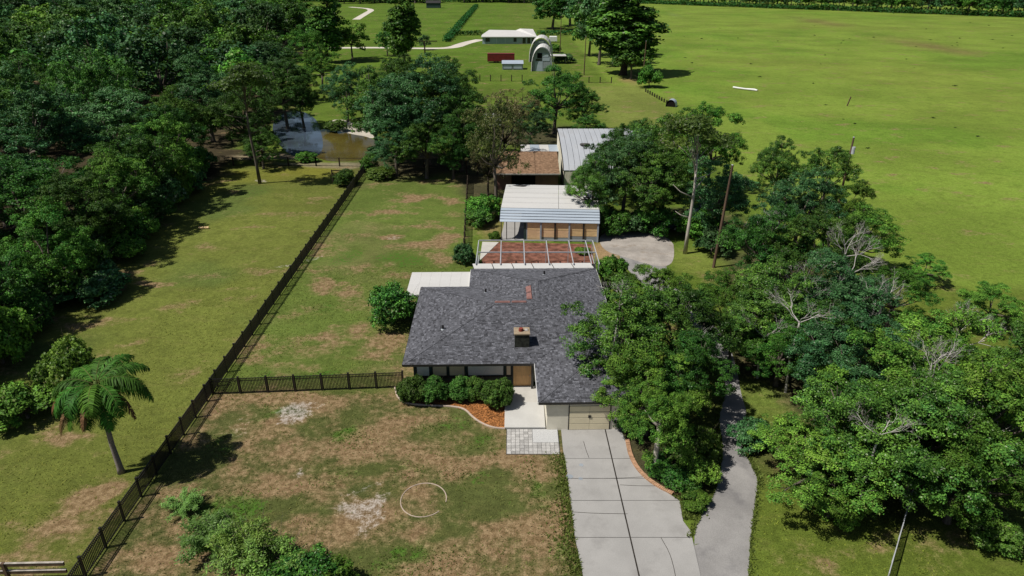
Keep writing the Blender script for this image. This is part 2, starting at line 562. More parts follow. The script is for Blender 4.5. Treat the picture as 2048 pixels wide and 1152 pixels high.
# ditch across the far pasture
for (a, b) in (((1600, 35), (1720, 62)), ((1720, 62), (1850, 90)), ((1850, 90), (1960, 110)), ((1960, 110), (2100, 112))):
    ax_, ay_ = P(*a); bx_, by_ = P(*b)
    tt = np.clip(((Xf - ax_) * (bx_ - ax_) + (Yf - ay_) * (by_ - ay_)) / ((bx_ - ax_) ** 2 + (by_ - ay_) ** 2), 0, 1)
    dd = np.hypot(Xf - ax_ - tt * (bx_ - ax_), Yf - ay_ - tt * (by_ - ay_))
    lay((1 - ss(dd, 1.5, 6)) * 0.75, (0.17, 0.14, 0.05))
lay(ell(1350, 32, 9, 12), (0.4, 0.34, 0.25))

dirt = 0.06 + front * 0.43 + back * 0.14
for a in ((600, 900, 3.6, 3.2, 20, .35), (520, 880, 2.6, 2.4, 0, .3), (900, 1080, 5, 1.8, 0, .4), (700, 1050, 4, 1.6, 20, .35), (560, 1060, 2.5, 1.2, 0, .35), (850, 1005, 1.8, 1.4, 0, .45),
          (760, 960, 3, 1.6, 0, .2), (640, 1000, 3, 1.5, 10, .25), (1050, 1060, 2.6, 2.2, 0, .3), (470, 940, 1.6, 1.5, 0, .3), (960, 930, 2.5, 1.4, 0, .2), (1060, 930, 1.6, 1.2, 0, .35),
          (690, 660, 3.5, 4, 10, .42), (640, 700, 3.5, 3, 0, .42), (790, 478, 1.9, 1.6, 0, .8), (760, 690, 2.5, 3, 0, .38), (590, 720, 2.5, 2, 0, .3), (640, 560, 2.3, 5, 0, .3), (890, 470, 2.2, 4, 0, .3),
          (860, 490, 3, 2, 20, .35), (880, 410, 2.5, 3, 0, .35), (760, 430, 3, 3, 0, .25), (820, 400, 2, 2, 0, .3),
          (100, 1060, 4, 2.6, 15, .38), (200, 960, 2.4, 1.5, 20, .45), (160, 880, 2.6, 1.2, 0, .42), (40, 1100, 3, 2, 10, .42), (300, 565, 3.0, .8, 0, .75), (200, 575, 2, 1.2, 0, .8),
          (470, 580, 3.5, 1.0, 5, .3), (700, 590, 2.5, 3, 0, .3), (1370, 800, 1, 1, 0, .2)):
    dirt = np.maximum(dirt, 0.06 + ell(*a[:5]) * (a[5] + 0.2))
sand = np.zeros(len(Xf))
for a in ((605, 815, 2.6, 1.9, 10, .68), (580, 950, .6, .9, 0, .72), (715, 1008, 2.2, .9, 15, .66), (745, 1030, .9, 1.1, 30, .55), (640, 800, 2.2, .8, 0, .5), (560, 530, 2.6, .8, 10, .5), (620, 520, 2, .8, 30, .5),
          (790, 480, 1.4, 1.0, 0, .55), (520, 365, 2.0, 1.2, 0, .6), (930, 415, .8, 2.0, 0, .6), (470, 850, 1.6, 2.6, 0, .35), (700, 980, 2.5, .5, 20, .5), (1230, 505, 1, 1.5, 0, .5)):
    sand = np.maximum(sand, ell(*a[:5]) * a[5])
lush = 0.05 + 0.24 * back + 0.22 * front
for a in ((710, 870, 1.9, 1.3, 0, .62), (560, 800, 2, 1.2, 0, .5), (1065, 905, 2.2, .7, 0, .75), (1110, 980, .9, 5.5, 0, .5), (1120, 1100, .8, 3, 0, .5), (820, 940, 2.6, 1.4, 10, .4), (940, 960, 2.4, 1.4, 0, .4),
          (640, 960, 2.2, .8, 30, .45), (860, 1120, 4, 1.2, 0, .42), (700, 520, 3, 4, 0, .38), (800, 520, 3.5, 3, 0, .4), (440, 900, 1.5, 1, 0, .4), (430, 1040, 3, 3, 0, .5), (900, 850, 3.5, 1.2, 0, .35),
          (640, 610, 2, 2, 0, .35), (520, 390, 4, 4, 0, .3), (480, 850, .5, 5, -35, .4), (985, 880, 2.0, 1.0, 0, .4), (610, 735, 5, .9, 0, .45)):
    lush = np.maximum(lush, 0.05 + ell(*a[:5]) * a[5] * 1.12)
clear = np.clip(1 - wood - oakfloor * 0.8, 0, 1)
sand *= clear; lush *= clear; dirt *= np.maximum(clear, 0.3)
dirt *= 1 - past * 0.9
nx, ny = len(gx), len(gy)
idx = np.arange(nx * ny).reshape(ny, nx)
F = np.stack([idx[:-1, :-1], idx[:-1, 1:], idx[1:, 1:], idx[1:, :-1]], -1).reshape(-1, 4)
Zf = np.zeros(len(Xf))
V = np.stack([Xf, Yf, Zf], 1)
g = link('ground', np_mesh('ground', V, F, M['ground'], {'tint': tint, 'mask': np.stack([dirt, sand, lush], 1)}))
tag(g, kind='structure')


def sheet(name, pxs, z, m, kind='structure', h=None):
    pts = [P(*p) for p in pxs]
    mb = MB()
    if h: mb.prism(pts, z - h, z)
    else: mb.poly(pts, z)
    o = mb.build(name, m)
    a = o.data.polygons[0]
    if not h and a.normal.z < 0: o.data.flip_normals()
    return tag(o, kind=kind)


def ribbon(name, pts, wid, z, m):
    """flat strip along world points"""
    L, Rr = [], []
    n = len(pts)
    for i, p in enumerate(pts):
        a, b = Vector(pts[max(0, i - 1)]), Vector(pts[min(n - 1, i + 1)])
        d = (b - a).normalized()
        w = wid[i] if isinstance(wid, (list, tuple)) else wid
        L.append((p[0] - d.y * w / 2, p[1] + d.x * w / 2))
        Rr.append((p[0] + d.y * w / 2, p[1] - d.x * w / 2))
    mb = MB()
    mb.add([(q[0], q[1], z) for q in Rr] + [(q[0], q[1], z) for q in L], [(i, i + 1, n + i + 1, n + i) for i in range(n - 1)])
    return tag(mb.build(name, m), kind='structure')


def smooth_poly(pts, it=2):
    for _ in range(it):
        q = []
        for i in range(len(pts)):
            a, b = pts[i], pts[(i + 1) % len(pts)]
            q += [(a[0] * .75 + b[0] * .25, a[1] * .75 + b[1] * .25), (a[0] * .25 + b[0] * .75, a[1] * .25 + b[1] * .75)]
        pts = q
    return pts


def smooth_line(pts, it=2):
    for _ in range(it):
        q = [pts[0]]
        for a, b in zip(pts[:-1], pts[1:]):
            q += [tuple(u * .75 + w * .25 for u, w in zip(a, b)), tuple(u * .25 + w * .75 for u, w in zip(a, b))]
        q.append(pts[-1])
        pts = q
    return pts


# pond, its sandy bank, far paths
sheet('sand_bank', smooth_poly([(658, 240), (690, 238), (738, 262), (752, 276), (735, 276), (690, 268), (662, 258)]), 0.008, M['sandbank'])
sheet('pond_brown_part', smooth_poly([(628, 262), (660, 256), (700, 268), (740, 274), (772, 294), (754, 314), (700, 324), (640, 322), (622, 300)]), 0.012, M['brown_water'])  # brown water of the pond, laid as a sheet of its own
sheet('pond', smooth_poly([(540, 262), (556, 228), (600, 220), (632, 236), (642, 262), (648, 296), (632, 318), (575, 312)]), 0.016, M['water'])
ribbon('pale_path', [P(*p) for p in smooth_line([(640, 96), (760, 95), (850, 97), (905, 96), (930, 86), (962, 79)])], 5.5, 0.008, M['path'])
ribbon('white_track', [P(*p) for p in smooth_line([(712, 39), (730, 28), (748, 18), (700, 14)])], 5.0, 0.008, M['path'])

# lane on the right and the gravel yard behind the house
lane_l = [(1402, 1200), (1384, 1075), (1405, 1022), (1430, 985), (1440, 940), (1445, 900), (1440, 865), (1436, 830), (1455, 780), (1440, 740), (1400, 680), (1330, 610), (1275, 560), (1238, 520), (1240, 492)]
lane_r = [(1495, 1200), (1500, 1080), (1511, 1000), (1518, 960), (1506, 935), (1488, 905), (1482, 870), (1496, 830), (1482, 790), (1475, 740), (1455, 680), (1400, 620), (1335, 560), (1332, 520), (1330, 480)]
mb = MB()
Lp, Rp = smooth_line(lane_l), smooth_line(lane_r)
n = len(Lp)
a0 = [(*P(*p), 0.012) for p in Lp]
a1 = [(*P(*p), 0.012) for p in Rp]
mb.add(a0 + a1, [(i, n + i, n + i + 1, i + 1) for i in range(n - 1)])
tag(mb.build('lane', M['asphalt']), kind='structure')
sheet('gravel_yard', smooth_poly([(1195, 470), (1235, 462), (1345, 470), (1350, 520), (1332, 535), (1300, 530), (1240, 512), (1205, 500)]), 0.016, M['gravel'])

# concrete drive: slabs with open joints
dl = [(858, 1122), (900, 1126), (936, 1133), (1002, 1141), (1076, 1150), (1152, 1166), (1230, 1178)]
dc = [(858, 1210), (1152, 1278), (1230, 1297)]
dr = [(858, 1239), (884, 1254), (918, 1263), (951, 1282), (974, 1315), (992, 1343), (1003, 1359), (1043, 1366), (1063, 1381), (1152, 1401), (1230, 1419)]


def at(tab, y):
    return float(np.interp(y, [t[0] for t in tab], [t[1] for t in tab]))


drive = empty('driveway', (0, 0, 0), kind='structure')
rows = [858, 918, 958, 1002, 1076, 1230]
for i in range(len(rows) - 1):
    y0, y1 = rows[i], rows[i + 1]
    ys = sorted({y0, y1} | {t[0] for t in dl + dr if y0 < t[0] < y1})
    for side in (0, 1):
        lt, rt = (dl, dc) if side == 0 else (dc, dr)
        lo = [P(at(lt, y), y) for y in ys]
        hi = [P(at(rt, y), y) for y in ys]
        g0, g1 = (0.0, 0.045) if side == 0 else (0.045, 0.0)
        pts = [(p[0] + g0, p[1]) for p in lo] + [(p[0] - g1, p[1]) for p in hi[::-1]]
        top, bot = max(p[1] for p in pts), min(p[1] for p in pts)
        pts = [(p[0], min(max(p[1], bot + 0.02), top - 0.02)) for p in pts]
        MB().prism(pts, 0.02, 0.05 + rnd.uniform(-.004, .004)).build('slab', M['concrete'], drive)
sub = sorted({t[0] for t in dl + dr})
MB().poly([P(at(dl, y) + 1, y) for y in sub] + [P(at(dr, y) - 1, y) for y in sub[::-1]], 0.02).build('joint_bed', M['joint'], drive)
# hairline cracks in the concrete
for pts in ([(1167, 884), (1172, 902), (1178, 917)], [(1322, 1077), (1338, 1105), (1346, 1130), (1352, 1160)], [(1240, 971), (1275, 973), (1310, 973)], [(1143, 1025), (1190, 1028), (1255, 1029)], [(1133, 958), (1234, 958), (1285, 955)]):
    w = [(*P(*p), 0.0562) for p in smooth_line(pts, 1)]
    mb = MB()
    for a, b in zip(w[:-1], w[1:]):
        mb.beam(a, b, 0.028, 0.006)
    mb.build('crack', M['joint'], drive)
# stains left on the slab
for (px, py, r) in ((1163, 930, .17), (1161, 957, .16), (1139, 953, .24)):
    x, y = P(px, py, .05)
    pts = [(x + r * rnd.uniform(.7, 1.1) * math.cos(a), y + r * rnd.uniform(.7, 1.1) * math.sin(a)) for a in np.linspace(0, 2 * math.pi, 11)[:-1]]
    MB().poly(pts, 0.0585).build('stain', M['grey_metal'], drive)

# ------------------------------------------------------------------ house
HO = (0.0, 45.2)
house = empty('house', (HO[0], HO[1], 0), R(1.05), 'single storey cream house with dark grey hip roof, chimney and attached garage', 'house')
RECTS = [(-8.4, 8.8, 0.0, 14.1), (-3.8, 8.8, 0.0, 18.3), (1.77, 8.8, -5.25, 14.1)]
EZ, SL = 2.5, 0.235


def roof_d(x, y):
    best = (-1, 0, 0)
    for ri, (x0, x1, y0, y1) in enumerate(RECTS):
        ds = (y - y0, x1 - x, y1 - y, x - x0)       # front, right, back, left
        k = min(range(4), key=lambda i: ds[i])
        if ds[k] > best[0]: best = (ds[k], k, ri)
    return best


def roof_z(x, y): return EZ + SL * max(0.0, roof_d(x, y)[0])


# roof deck (fine sheet under the shingles)
xs = np.arange(-8.4, 8.81, 0.2); ysg = np.arange(-5.25, 18.31, 0.2)
mb = MB()
vid = {}
for i, x in enumerate(xs):
    for j, y in enumerate(ysg):
        if roof_d(x, y)[0] >= -1e-6:
            vid[(i, j)] = len(mb.v)
            mb.v.append((x, y, roof_z(x, y) - 0.02))
for (i, j) in list(vid):
    q = [(i, j), (i + 1, j), (i + 1, j + 1), (i, j + 1)]
    if all(k in vid for k in q): mb.f.append(tuple(vid[k] for k in q))
M['deck'] = plain('roof_felt', (0.045, 0.047, 0.055), 0.95, 0.2, 3, 0.1)
roof = mb.build('roof', M['deck'], house)
# shingle courses: every tab lies on its own slope, lower edge lifted
mb = MB()
EXP = 0.14
hx = vnoise
for ri, (x0, x1, y0, y1) in enumerate(RECTS):
    for k in range(4):
        # along-eave coordinate s, distance d from the eave
        L0, L1 = (x0, x1) if k in (0, 2) else (y0, y1)
        half = min(x1 - x0, y1 - y0) / 2
        nc = int(half / EXP)
        for c in range(nc + 1):
            d0, d1 = c * EXP - (0.04 if c == 0 else 0), min((c + 1) * EXP + 0.03, half)
            s = L0 - rnd.random() * 0.3
            while s < L1:
                w = rnd.choice((0.14, 0.2, 0.26, 0.32))
                sm, dm = s + w / 2, (c + 0.5) * EXP
                def pt(ss_, d_):
                    if k == 0: return (ss_, y0 + d_)
                    if k == 2: return (ss_, y1 - d_)
                    if k == 1: return (x1 - d_, ss_)
                    return (x0 + d_, ss_)
                px_, py_ = pt(sm, dm)
                D = roof_d(px_, py_)
                if D[1] == k and D[2] == ri and D[0] > 0:
                    base = 0.108 + 0.03 * (fbm(np.array([px_ * 2.0]), np.array([py_ * 2.0]), 3.0, 5)[0] - 0.5)
                    t = max(0.02, base * rnd.choice((0.55, 0.85, 0.95, 1.0, 1.05, 1.2, 1.6)))
                    mb.cur = (t * 0.97, t * 0.99, t * 1.12, 1)
                    lift = 0.022 + rnd.random() * 0.012
                    g_ = 0.006
                    a, b = pt(s + g_, d0), pt(s + w - g_, d0)
                    e, f_ = pt(s + w - g_, d1), pt(s + g_, d1)
                    if k in (2, 3): a, b, e, f_ = b, a, f_, e
                    z0, z1 = EZ + SL * d0 + lift, EZ + SL * d1 + 0.004
                    mb.add([(*a, z0), (*b, z0), (*e, z1), (*f_, z1), (*a, z0 - lift), (*b, z0 - lift)], [(0, 1, 2, 3), (4, 5, 1, 0)])
                s += w
tag(mb.build('shingle', M['shingle'], roof), kind='stuff')
# fascia boards / gutters along every eave
ov = [(-8.4, 0), (1.77, 0), (1.77, -5.25), (8.8, -5.25), (8.8, 18.3), (-3.8, 18.3), (-3.8, 14.1), (-8.4, 14.1)]
for i in range(8):
    a, b = ov[i], ov[(i + 1) % 8]
    dx, dy = b[0] - a[0], b[1] - a[1]
    L = math.hypot(dx, dy); dx /= L; dy /= L
    if i == 0: b = (b[0] - 0.07, b[1])
    if i == 5: b = (b[0] - 0.07 * 0, b[1])
    MB().beam((a[0] + dy * .035, a[1] - dx * .035, EZ - 0.085), (b[0] + dy * .035, b[1] - dx * .035, EZ - 0.085), 0.06, 0.19).build('gutter', M['dark_frame'] if i in (0, 2, 7) else M['white_paint'], house)
mb = MB()
for (x0, x1, y0, y1) in ((-8.35, 8.75, 0.05, 14.05), (-3.75, 8.75, 14.06, 18.25), (1.82, 8.75, -5.2, 0.04)):
    mb.add([(x0, y0, 2.33), (x1, y0, 2.33), (x1, y1, 2.33), (x0, y1, 2.33)], [(3, 2, 1, 0)])
mb.build('soffit', M['white_paint'], house)
# ridge and hip caps
rid = [((-8.4, 0), (-1.35, 7.05)), ((-8.4, 14.1), (-1.35, 7.05)), ((-1.35, 7.05), (1.75, 7.05)), ((8.8, 18.3), (2.5, 12.0)), ((2.5, 12.0), (2.5, 7.8)), ((-3.8, 18.3), (2.5, 12.0)),
       ((1.77, -5.25), (5.285, -1.735)), ((8.8, -5.25), (5.285, -1.735)), ((5.285, -1.735), (5.285, 3.5))]
mb = MB()
for a, b in rid:
    L = math.hypot(b[0] - a[0], b[1] - a[1]); n = int(L / 0.3)
    for i in range(n):
        t0, t1 = i / n, (i + 0.93) / n
        p = [a[0] + (b[0] - a[0]) * t0, a[1] + (b[1] - a[1]) * t0]
        q = [a[0] + (b[0] - a[0]) * t1, a[1] + (b[1] - a[1]) * t1]
        t = rnd.uniform(.06, .125)
        mb.cur = (t, t * 1.02, t * 1.15, 1)
        mb.beam((*p, roof_z(*p) + 0.012), (*q, roof_z(*q) + 0.022), 0.2, 0.035)
tag(mb.build('ridge_cap', M['shingle'], roof), kind='stuff')
# red-brown ridge vents
for (x0, x1, y0, y1) in ((-1.35, 0.0, 7.25, 7.75), (0.1, 1.4, 7.3, 7.75), (1.45, 1.95, 8.5, 9.75), (1.45, 1.95, 9.95, 11.2)):
    mb = MB()
    z = lambda x, y: roof_z(x, y) + 0.05
    b = [(x0, y0, z(x0, y0)), (x1, y0, z(x1, y0)), (x1, y1, z(x1, y1)), (x0, y1, z(x0, y1))]
    mb.add(b + [(p[0] + (0.06 if p[0] == x0 else -0.06), p[1] + (0.06 if p[1] == y0 else -0.06), p[2] + 0.09) for p in b],
           [(0, 1, 5, 4), (1, 2, 6, 5), (2, 3, 7, 6), (3, 0, 4, 7), (4, 5, 6, 7)])
    mb.build('ridge_vent', M['red_vent'], house)
# plumbing vents
for (x, y) in ((-5.6, 4.4), (-2.2, 11.5), (3.4, 15.2)):
    z = roof_z(x, y)
    v_ = MB().tube([(x, y, z - .05), (x, y, z + .38)], .085, 8).build('vent_pipe', M['black_metal'], house)
    MB().tube([(x, y, z + .0), (x, y, z + .06)], [.2, .12], 8).build('flashing', M['grey_metal'], v_)
# chimney
cx0, cx1, cy0, cy1 = 0.25, 1.4, 1.75, 2.75
ch = MB().box(cx0, cx1, cy0, cy1, 2.6, 4.05).build('chimney', M['stone_dark'], house)
MB().bbox(cx0 - .06, cx1 + .06, cy0 - .06, cy1 + .06, 4.05, 4.17, .03).build('chimney_cap', M['chim_cap'], ch)
MB().tube([(0.75, 2.2, 4.17), (0.75, 2.2, 4.4)], [.2, .17], 10).build('flue', M['rust'], ch)
MB().bbox(1.05, 1.3, 2.1, 2.4, 4.17, 4.28, .04).build('mortar_lump', M['dead_wood'], ch)
# walls
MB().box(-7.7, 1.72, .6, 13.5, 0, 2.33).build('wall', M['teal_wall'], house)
MB().box(2.4, 8.2, -5.1, 13.48, 0, 2.33).build('wall', M['cream'], house)
MB().box(-3.3, 8.2, 13.502, 17.8, 0, 2.33).build('wall', M['cream'], house)
MB().box(1.722, 2.398, 1.3, 13.4, 0, 2.33).build('wall', M['cream'], house)


def window(parent, x0, x1, z0, z1, y, pane, frame=M['dark_frame'], bars=0, sill=True):
    f = MB()
    t = 0.07
    f.box(x0, x1, y - .06, y - .002, z1 - t, z1).box(x0, x1, y - .06, y - .002, z0, z0 + t)
    f.box(x0, x0 + t, y - .057, y - .002, z0 + t, z1 - t).box(x1 - t, x1, y - .057, y - .002, z0 + t, z1 - t)
    for i in range(bars):
        xm = x0 + (x1 - x0) * (i + 1) / (bars + 1)
        f.box(xm - .025, xm + .025, y - .05, y - .002, z0 + t, z1 - t)
    o = f.build('window', frame, parent)
    MB().box(x0 + t, x1 - t, y - .03, y - .004, z0 + t, z1 - t).build('pane', pane, o)
    if sill: MB().box(x0 - .05, x1 + .05, y - .12, y - .061, z0 - .06, z0 + .0).build('sill', frame, o)
    return o


wz0, wz1 = 1.05, 2.2
for (x0, x1, m_) in ((-7.5, -6.4, 'blind'), (-6.25, -5.05, 'blind_tan'), (-4.95, -3.65, 'blind_tan'), (-3.5, -0.6, 'blind'), (-0.48, -0.02, 'blind_tan')):
    window(house, x0, x1, wz0, wz1, .6, M[m_])
dr_ = MB().box(0.12, 1.55, .54, .598, .06, 2.2).build('door', M['orange_wood'], house)
MB().box(0.3, 1.37, .525, .539, 1.3, 1.95).build('door_panel', M['orange_wood'], dr_)
MB().box(0.3, 1.37, .525, .539, .25, 1.1).build('door_panel', M['orange_wood'], dr_)
MB().tube([(1.42, .5, 1.05), (1.42, .535, 1.05)], .035, 8).build('handle', M['alu'], dr_)
MB().box(0.03, 0.11, .53, .598, .05, 2.25).build('door_frame', M['dark_frame'], house)
MB().box(1.56, 1.66, .53, .598, .05, 2.25).build('door_frame', M['dark_frame'], house)
MB().bbox(1.5, 1.66, .08, .24, .05, 2.33, .01).build('porch_post', M['dark_frame'], house)
# garage door of four boards with a lamp and number plate above
gy0 = -5.1
gd = MB().box(3.98, 6.88, gy0 - .012, gy0 - .002, .05, 2.12).build('garage_door', M['joint'], house)
for i in range(4):
    z0 = .07 + i * .51
    for j in range(2):
        x0 = 4.0 + j * 1.435
        MB().bbox(x0, x0 + 1.42, gy0 - .05, gy0 - .013, z0, z0 + .475, .015).build('panel', M['garage'], gd)
MB().box(5.33, 5.52, gy0 - .09, gy0 - .051, 1.12, 1.3).build('handle', M['dark_frame'], gd)
for (x0, x1, z0, z1) in ((3.92, 3.975, .05, 2.25), (6.885, 6.94, .05, 2.25), (3.976, 6.884, 2.13, 2.25)):
    MB().box(x0, x1, gy0 - .05, gy0 - .002, z0, z1).build('door_trim', M['dark_frame'] if x1 - x0 < 1 else M['cream'], house)
# white patio roof at the back left corner
pr = empty('patio_cover', (0, 0, 0), parent=house)
for i in range(6):
    x0 = -9.75 + i * 1.0
    MB().box(x0, x0 + .992, 12.8, 18.1, 2.27, 2.32).build('roof_panel', M['white_metal'], pr)
MB().box(-9.75, -3.8, 12.72, 12.795, 2.18, 2.33).build('fascia', M['white_metal'], pr)
for (x, y) in ((-9.6, 13.0), (-9.6, 17.9)):
    MB().box(x - .05, x + .05, y - .05, y + .05, 0, 2.268).build('post', M['dark_frame'], pr)
# lanai roof strip of white panels
ln = empty('lanai_roof', (0, 0, 0), parent=house)
for i in range(6):
    x0 = -3.55 + i * 2.04
    a = .5
    mb = MB()
    mb.prism([(x0 + .06, 18.36), (x0 + 2.0, 18.36), (x0 + 1.78, 19.65), (x0 - .16, 19.65)], 2.5, 2.56)
    mb.build('roof_panel', M['white_metal'], ln)
MB().box(-3.6, 8.9, 18.36, 19.6, 2.44, 2.495).build('rafter_deck', M['dark_frame'], ln)

# entry slab, walk and tile pad
ex = empty('entry_slab', (0, 0, 0), label='white concrete entry slab between mulch bed and garage wall', cat='slab')
MB().bbox(-0.54, 2.42, 40.3, 43.45, 0, .16, .03).build('landing', M['white_slab'], ex)
MB().bbox(0.0, 2.3, 43.452, 45.78, 0, .12, .02).build('walk', M['walk'], ex)
pad = empty('tile_pad', (0, 0, 0), label='stone tile pad in front of white entry slab', cat='paving')
nx_, ny_ = 12, 9
for i in range(nx_):
    for j in range(ny_):
        w_, h_ = 3.62 / nx_, 2.78 / ny_
        x0, y0 = -.36 + i * w_, 37.45 + j * h_
        if i >= 6 and j >= 4:
            if i > 6 or j > 4: continue
            mb = MB(); mb.cur = (.5, .5, .49, 1)
            mb.bbox(x0 + .012, -.36 + 12 * w_, y0 + .012, 37.45 + 9 * h_ - .02, 0, .052, .01)
        else:
            mb = MB()
            t = rnd.uniform(.36, .52) * (0.8 if rnd.random() < .2 else 1)
            mb.cur = (t, t * .97, t * .92, 1)
            mb.bbox(x0 + .01, x0 + w_ - .01, y0 + .01, y0 + h_ - .01, 0, .045 + rnd.uniform(-.004, .004), .008)
        mb.build('tile', M['tile'], pad)
MB().box(-.4, 3.3, 37.42, 40.28, 0, .03).build('grout_bed', M['tar'], pad)

# mulch bed with its kerb, and chips
kerb_px = [(790, 776), (794, 795), (812, 808), (860, 812), (900, 813), (930, 818), (946, 836), (968, 850), (990, 857), (1010, 858)]
kp = [P(*p) for p in smooth_line(kerb_px)]
bed = MB().poly([(p[0], p[1]) for p in kp] + [(-.56, 45.9), (-.02, 46.1), (-7.9, 46.1), (-9.0, 46.0)], 0.03).build('mulch_bed', M['mulch'])
if bed.data.polygons[0].normal.z < 0: bed.data.flip_normals()
tag(bed, kind='structure')


def kerb(pts, w, z0, z1):
    mb = MB()
    for i, p in enumerate(pts):
        a, b = Vector(pts[max(0, i - 1)]), Vector(pts[min(len(pts) - 1, i + 1)])
        d = (b - a).normalized()
        nrm = Vector((-d.y, d.x)) * w / 2
        p = Vector(p)
        for (o_, z) in ((-1, z0), (-1, z1 - .03), (-.6, z1), (.6, z1), (1, z1 - .03), (1, z0)):
            mb.v.append((p.x + nrm.x * o_, p.y + nrm.y * o_, z))
    for i in range(len(pts) - 1):
        for k in range(5):
            mb.f.append((i * 6 + k, i * 6 + k + 1, i * 6 + 6 + k + 1, i * 6 + 6 + k))
    mb.f += [tuple(range(6))[::-1], tuple(range(len(mb.v) - 6, len(mb.v)))]
    return mb


tag(kerb(kp, .13, 0, .11).build('garden_kerb', M['curb']), 'pale curving concrete kerb round the mulch bed', 'kerb')


def inpoly(x, y, poly):
    c = False
    for i in range(len(poly)):
        (ax, ay), (bx, by) = poly[i], poly[i - 1]
        if (ay > y) != (by > y) and x < (bx - ax) * (y - ay) / (by - ay) + ax: c = not c
    return c


bp = [(p[0], p[1]) for p in kp] + [(-.6, 45.9), (-9.0, 46.0)]
mb = MB()
k = 0
while k < 2600:
    x, y = rnd.uniform(-9.1, -.6), rnd.uniform(40.3, 46)
    if not inpoly(x, y, bp): continue
    k += 1
    a, L, w = rnd.uniform(0, math.pi), rnd.uniform(.06, .16), rnd.uniform(.02, .05)
    ca, sa = math.cos(a), math.sin(a)
    z = rnd.uniform(.035, .09); tl = rnd.uniform(-.03, .03)
    b = rnd.uniform(.5, 1.4)
    mb.cur = (.36 * b, .15 * b, .05 * b, 1)
    mb.add([(x - ca * L - sa * w, y - sa * L + ca * w, z - tl), (x - ca * L + sa * w, y - sa * L - ca * w, z - tl), (x + ca * L + sa * w, y + sa * L - ca * w, z + tl), (x + ca * L - sa * w, y + sa * L + ca * w, z + tl)], [(0, 1, 2, 3)])
tag(mb.build('mulch', M['mulch_chip']), 'loose orange brown mulch chips in the kerbed bed', 'mulch', kind='stuff')

# ring of edging in the front lawn
ring = [( -5.52 + 1.42 * math.cos(a), 33.05 + 1.5 * math.sin(a)) for a in np.linspace(R(-8), R(318), 50)]
tag(kerb(ring, .065, 0, .035).build('lawn_ring', M['curb']), 'thin pale broken ring edging laid in the bare front lawn', 'edging')
# brick edging of the island beside the drive
isl = smooth_line([(1252, 884), (1258, 915), (1275, 945), (1305, 972), (1345, 992)], 2)
ip = [Vector(P(*p)) for p in isl]
be = empty('brick_edging', (0, 0, 0), label='curved brick edging between concrete drive and planted island', cat='edging')
acc = 0.0
for a, b in zip(ip[:-1], ip[1:]):
    d = b - a
    L = d.length
    while acc < L:
        c = a + d * (acc / L)
        ang = math.atan2(d.y, d.x)
        ca, sa = math.cos(ang), math.sin(ang)
        def q(u, v): return (c.x + u * ca - v * sa + .1, c.y + u * sa + v * ca + .1)
        z1 = .13 + rnd.uniform(-.012, .012)
        MB().prism([q(-.055, -.14), q(.055, -.14), q(.055, .14), q(-.055, .14)], 0, z1).build('brick', M['brick'], be)
        acc += .125
    acc -= L

# pool screen enclosure
cage = empty('screen_enclosure', (0, 0, 0), R(0), 'white framed pool screen enclosure behind the house', 'enclosure')
cxs = [-3.7, -1.2, 1.3, 3.8, 6.3, 8.15, 8.95]
for i, x in enumerate(cxs):
    MB().beam((x, 64.3, 2.7), (x, 71.0, 2.7), .08, .1).build('beam', M['alu'], cage)
    MB().beam((x, 71.06, 0), (x, 71.06, 2.63), .07, .07).build('post', M['alu'], cage)
for y, w in ((71.06, .09), (67.55, .07)):
    for i in range(6):
        a, b = cxs[i] + .056, cxs[i + 1] - .056
        MB().beam((a, y, 2.7), (b, y, 2.7), w, .12).build('beam', M['alu'], cage)
for x in (-3.7, 8.95):
    for y in (64.9, 67.55):
        MB().beam((x, y, 0), (x, y, 2.62), .09, .09).build('post', M['alu'], cage)
    MB().beam((x, 64.95, 1.0), (x, 70.95, 1.0), .06, .07).build('rail', M['alu'], cage)
sheet_pts = [(-3.6, 63.2), (8.85, 63.2), (9.6, 76.8), (-3.3, 77.6)]
tag(MB().poly(sheet_pts, .02).build('pool_deck', M['redfloor']), kind='structure')
tag(MB().prism([(-3.7, 71.5), (-1.6, 77.4), (-3.6, 77.5)], 0, .06).build('deck_corner', M['walk']), kind='structure')

# ------------------------------------------------------------------ workshop with the white roof
ws = empty('workshop', (4.65, 78.2, 0), R(-3.5), 'low workshop with white metal roof and five orange tan front panels', 'workshop')
prof = [(-.55, 2.45), (-.2, 2.72), (.12, 2.98), (.45, 3.22), (.85, 3.42), (1.5, 3.55), (3.4, 3.62), (5.3, 3.68), (7.2, 3.72), (9.1, 3.74), (11.0, 3.7)]
X0, XM, X1 = -6.1, .95, 5.9


def strip(y0, z0, y1, z1, x0, x1, lift=0.0, th=.04):
    return MB().add([(x0, y0, z0 + lift), (x1, y0, z0 + lift), (x1, y1, z1), (x0, y1, z1), (x0, y0, z0 + lift - th), (x1, y0, z0 + lift - th), (x1, y1, z1 - th), (x0, y1, z1 - th)],
                    [(0, 1, 2, 3), (7, 6, 5, 4), (0, 4, 5, 1), (1, 5, 6, 2), (2, 6, 7, 3), (3, 7, 4, 0)])


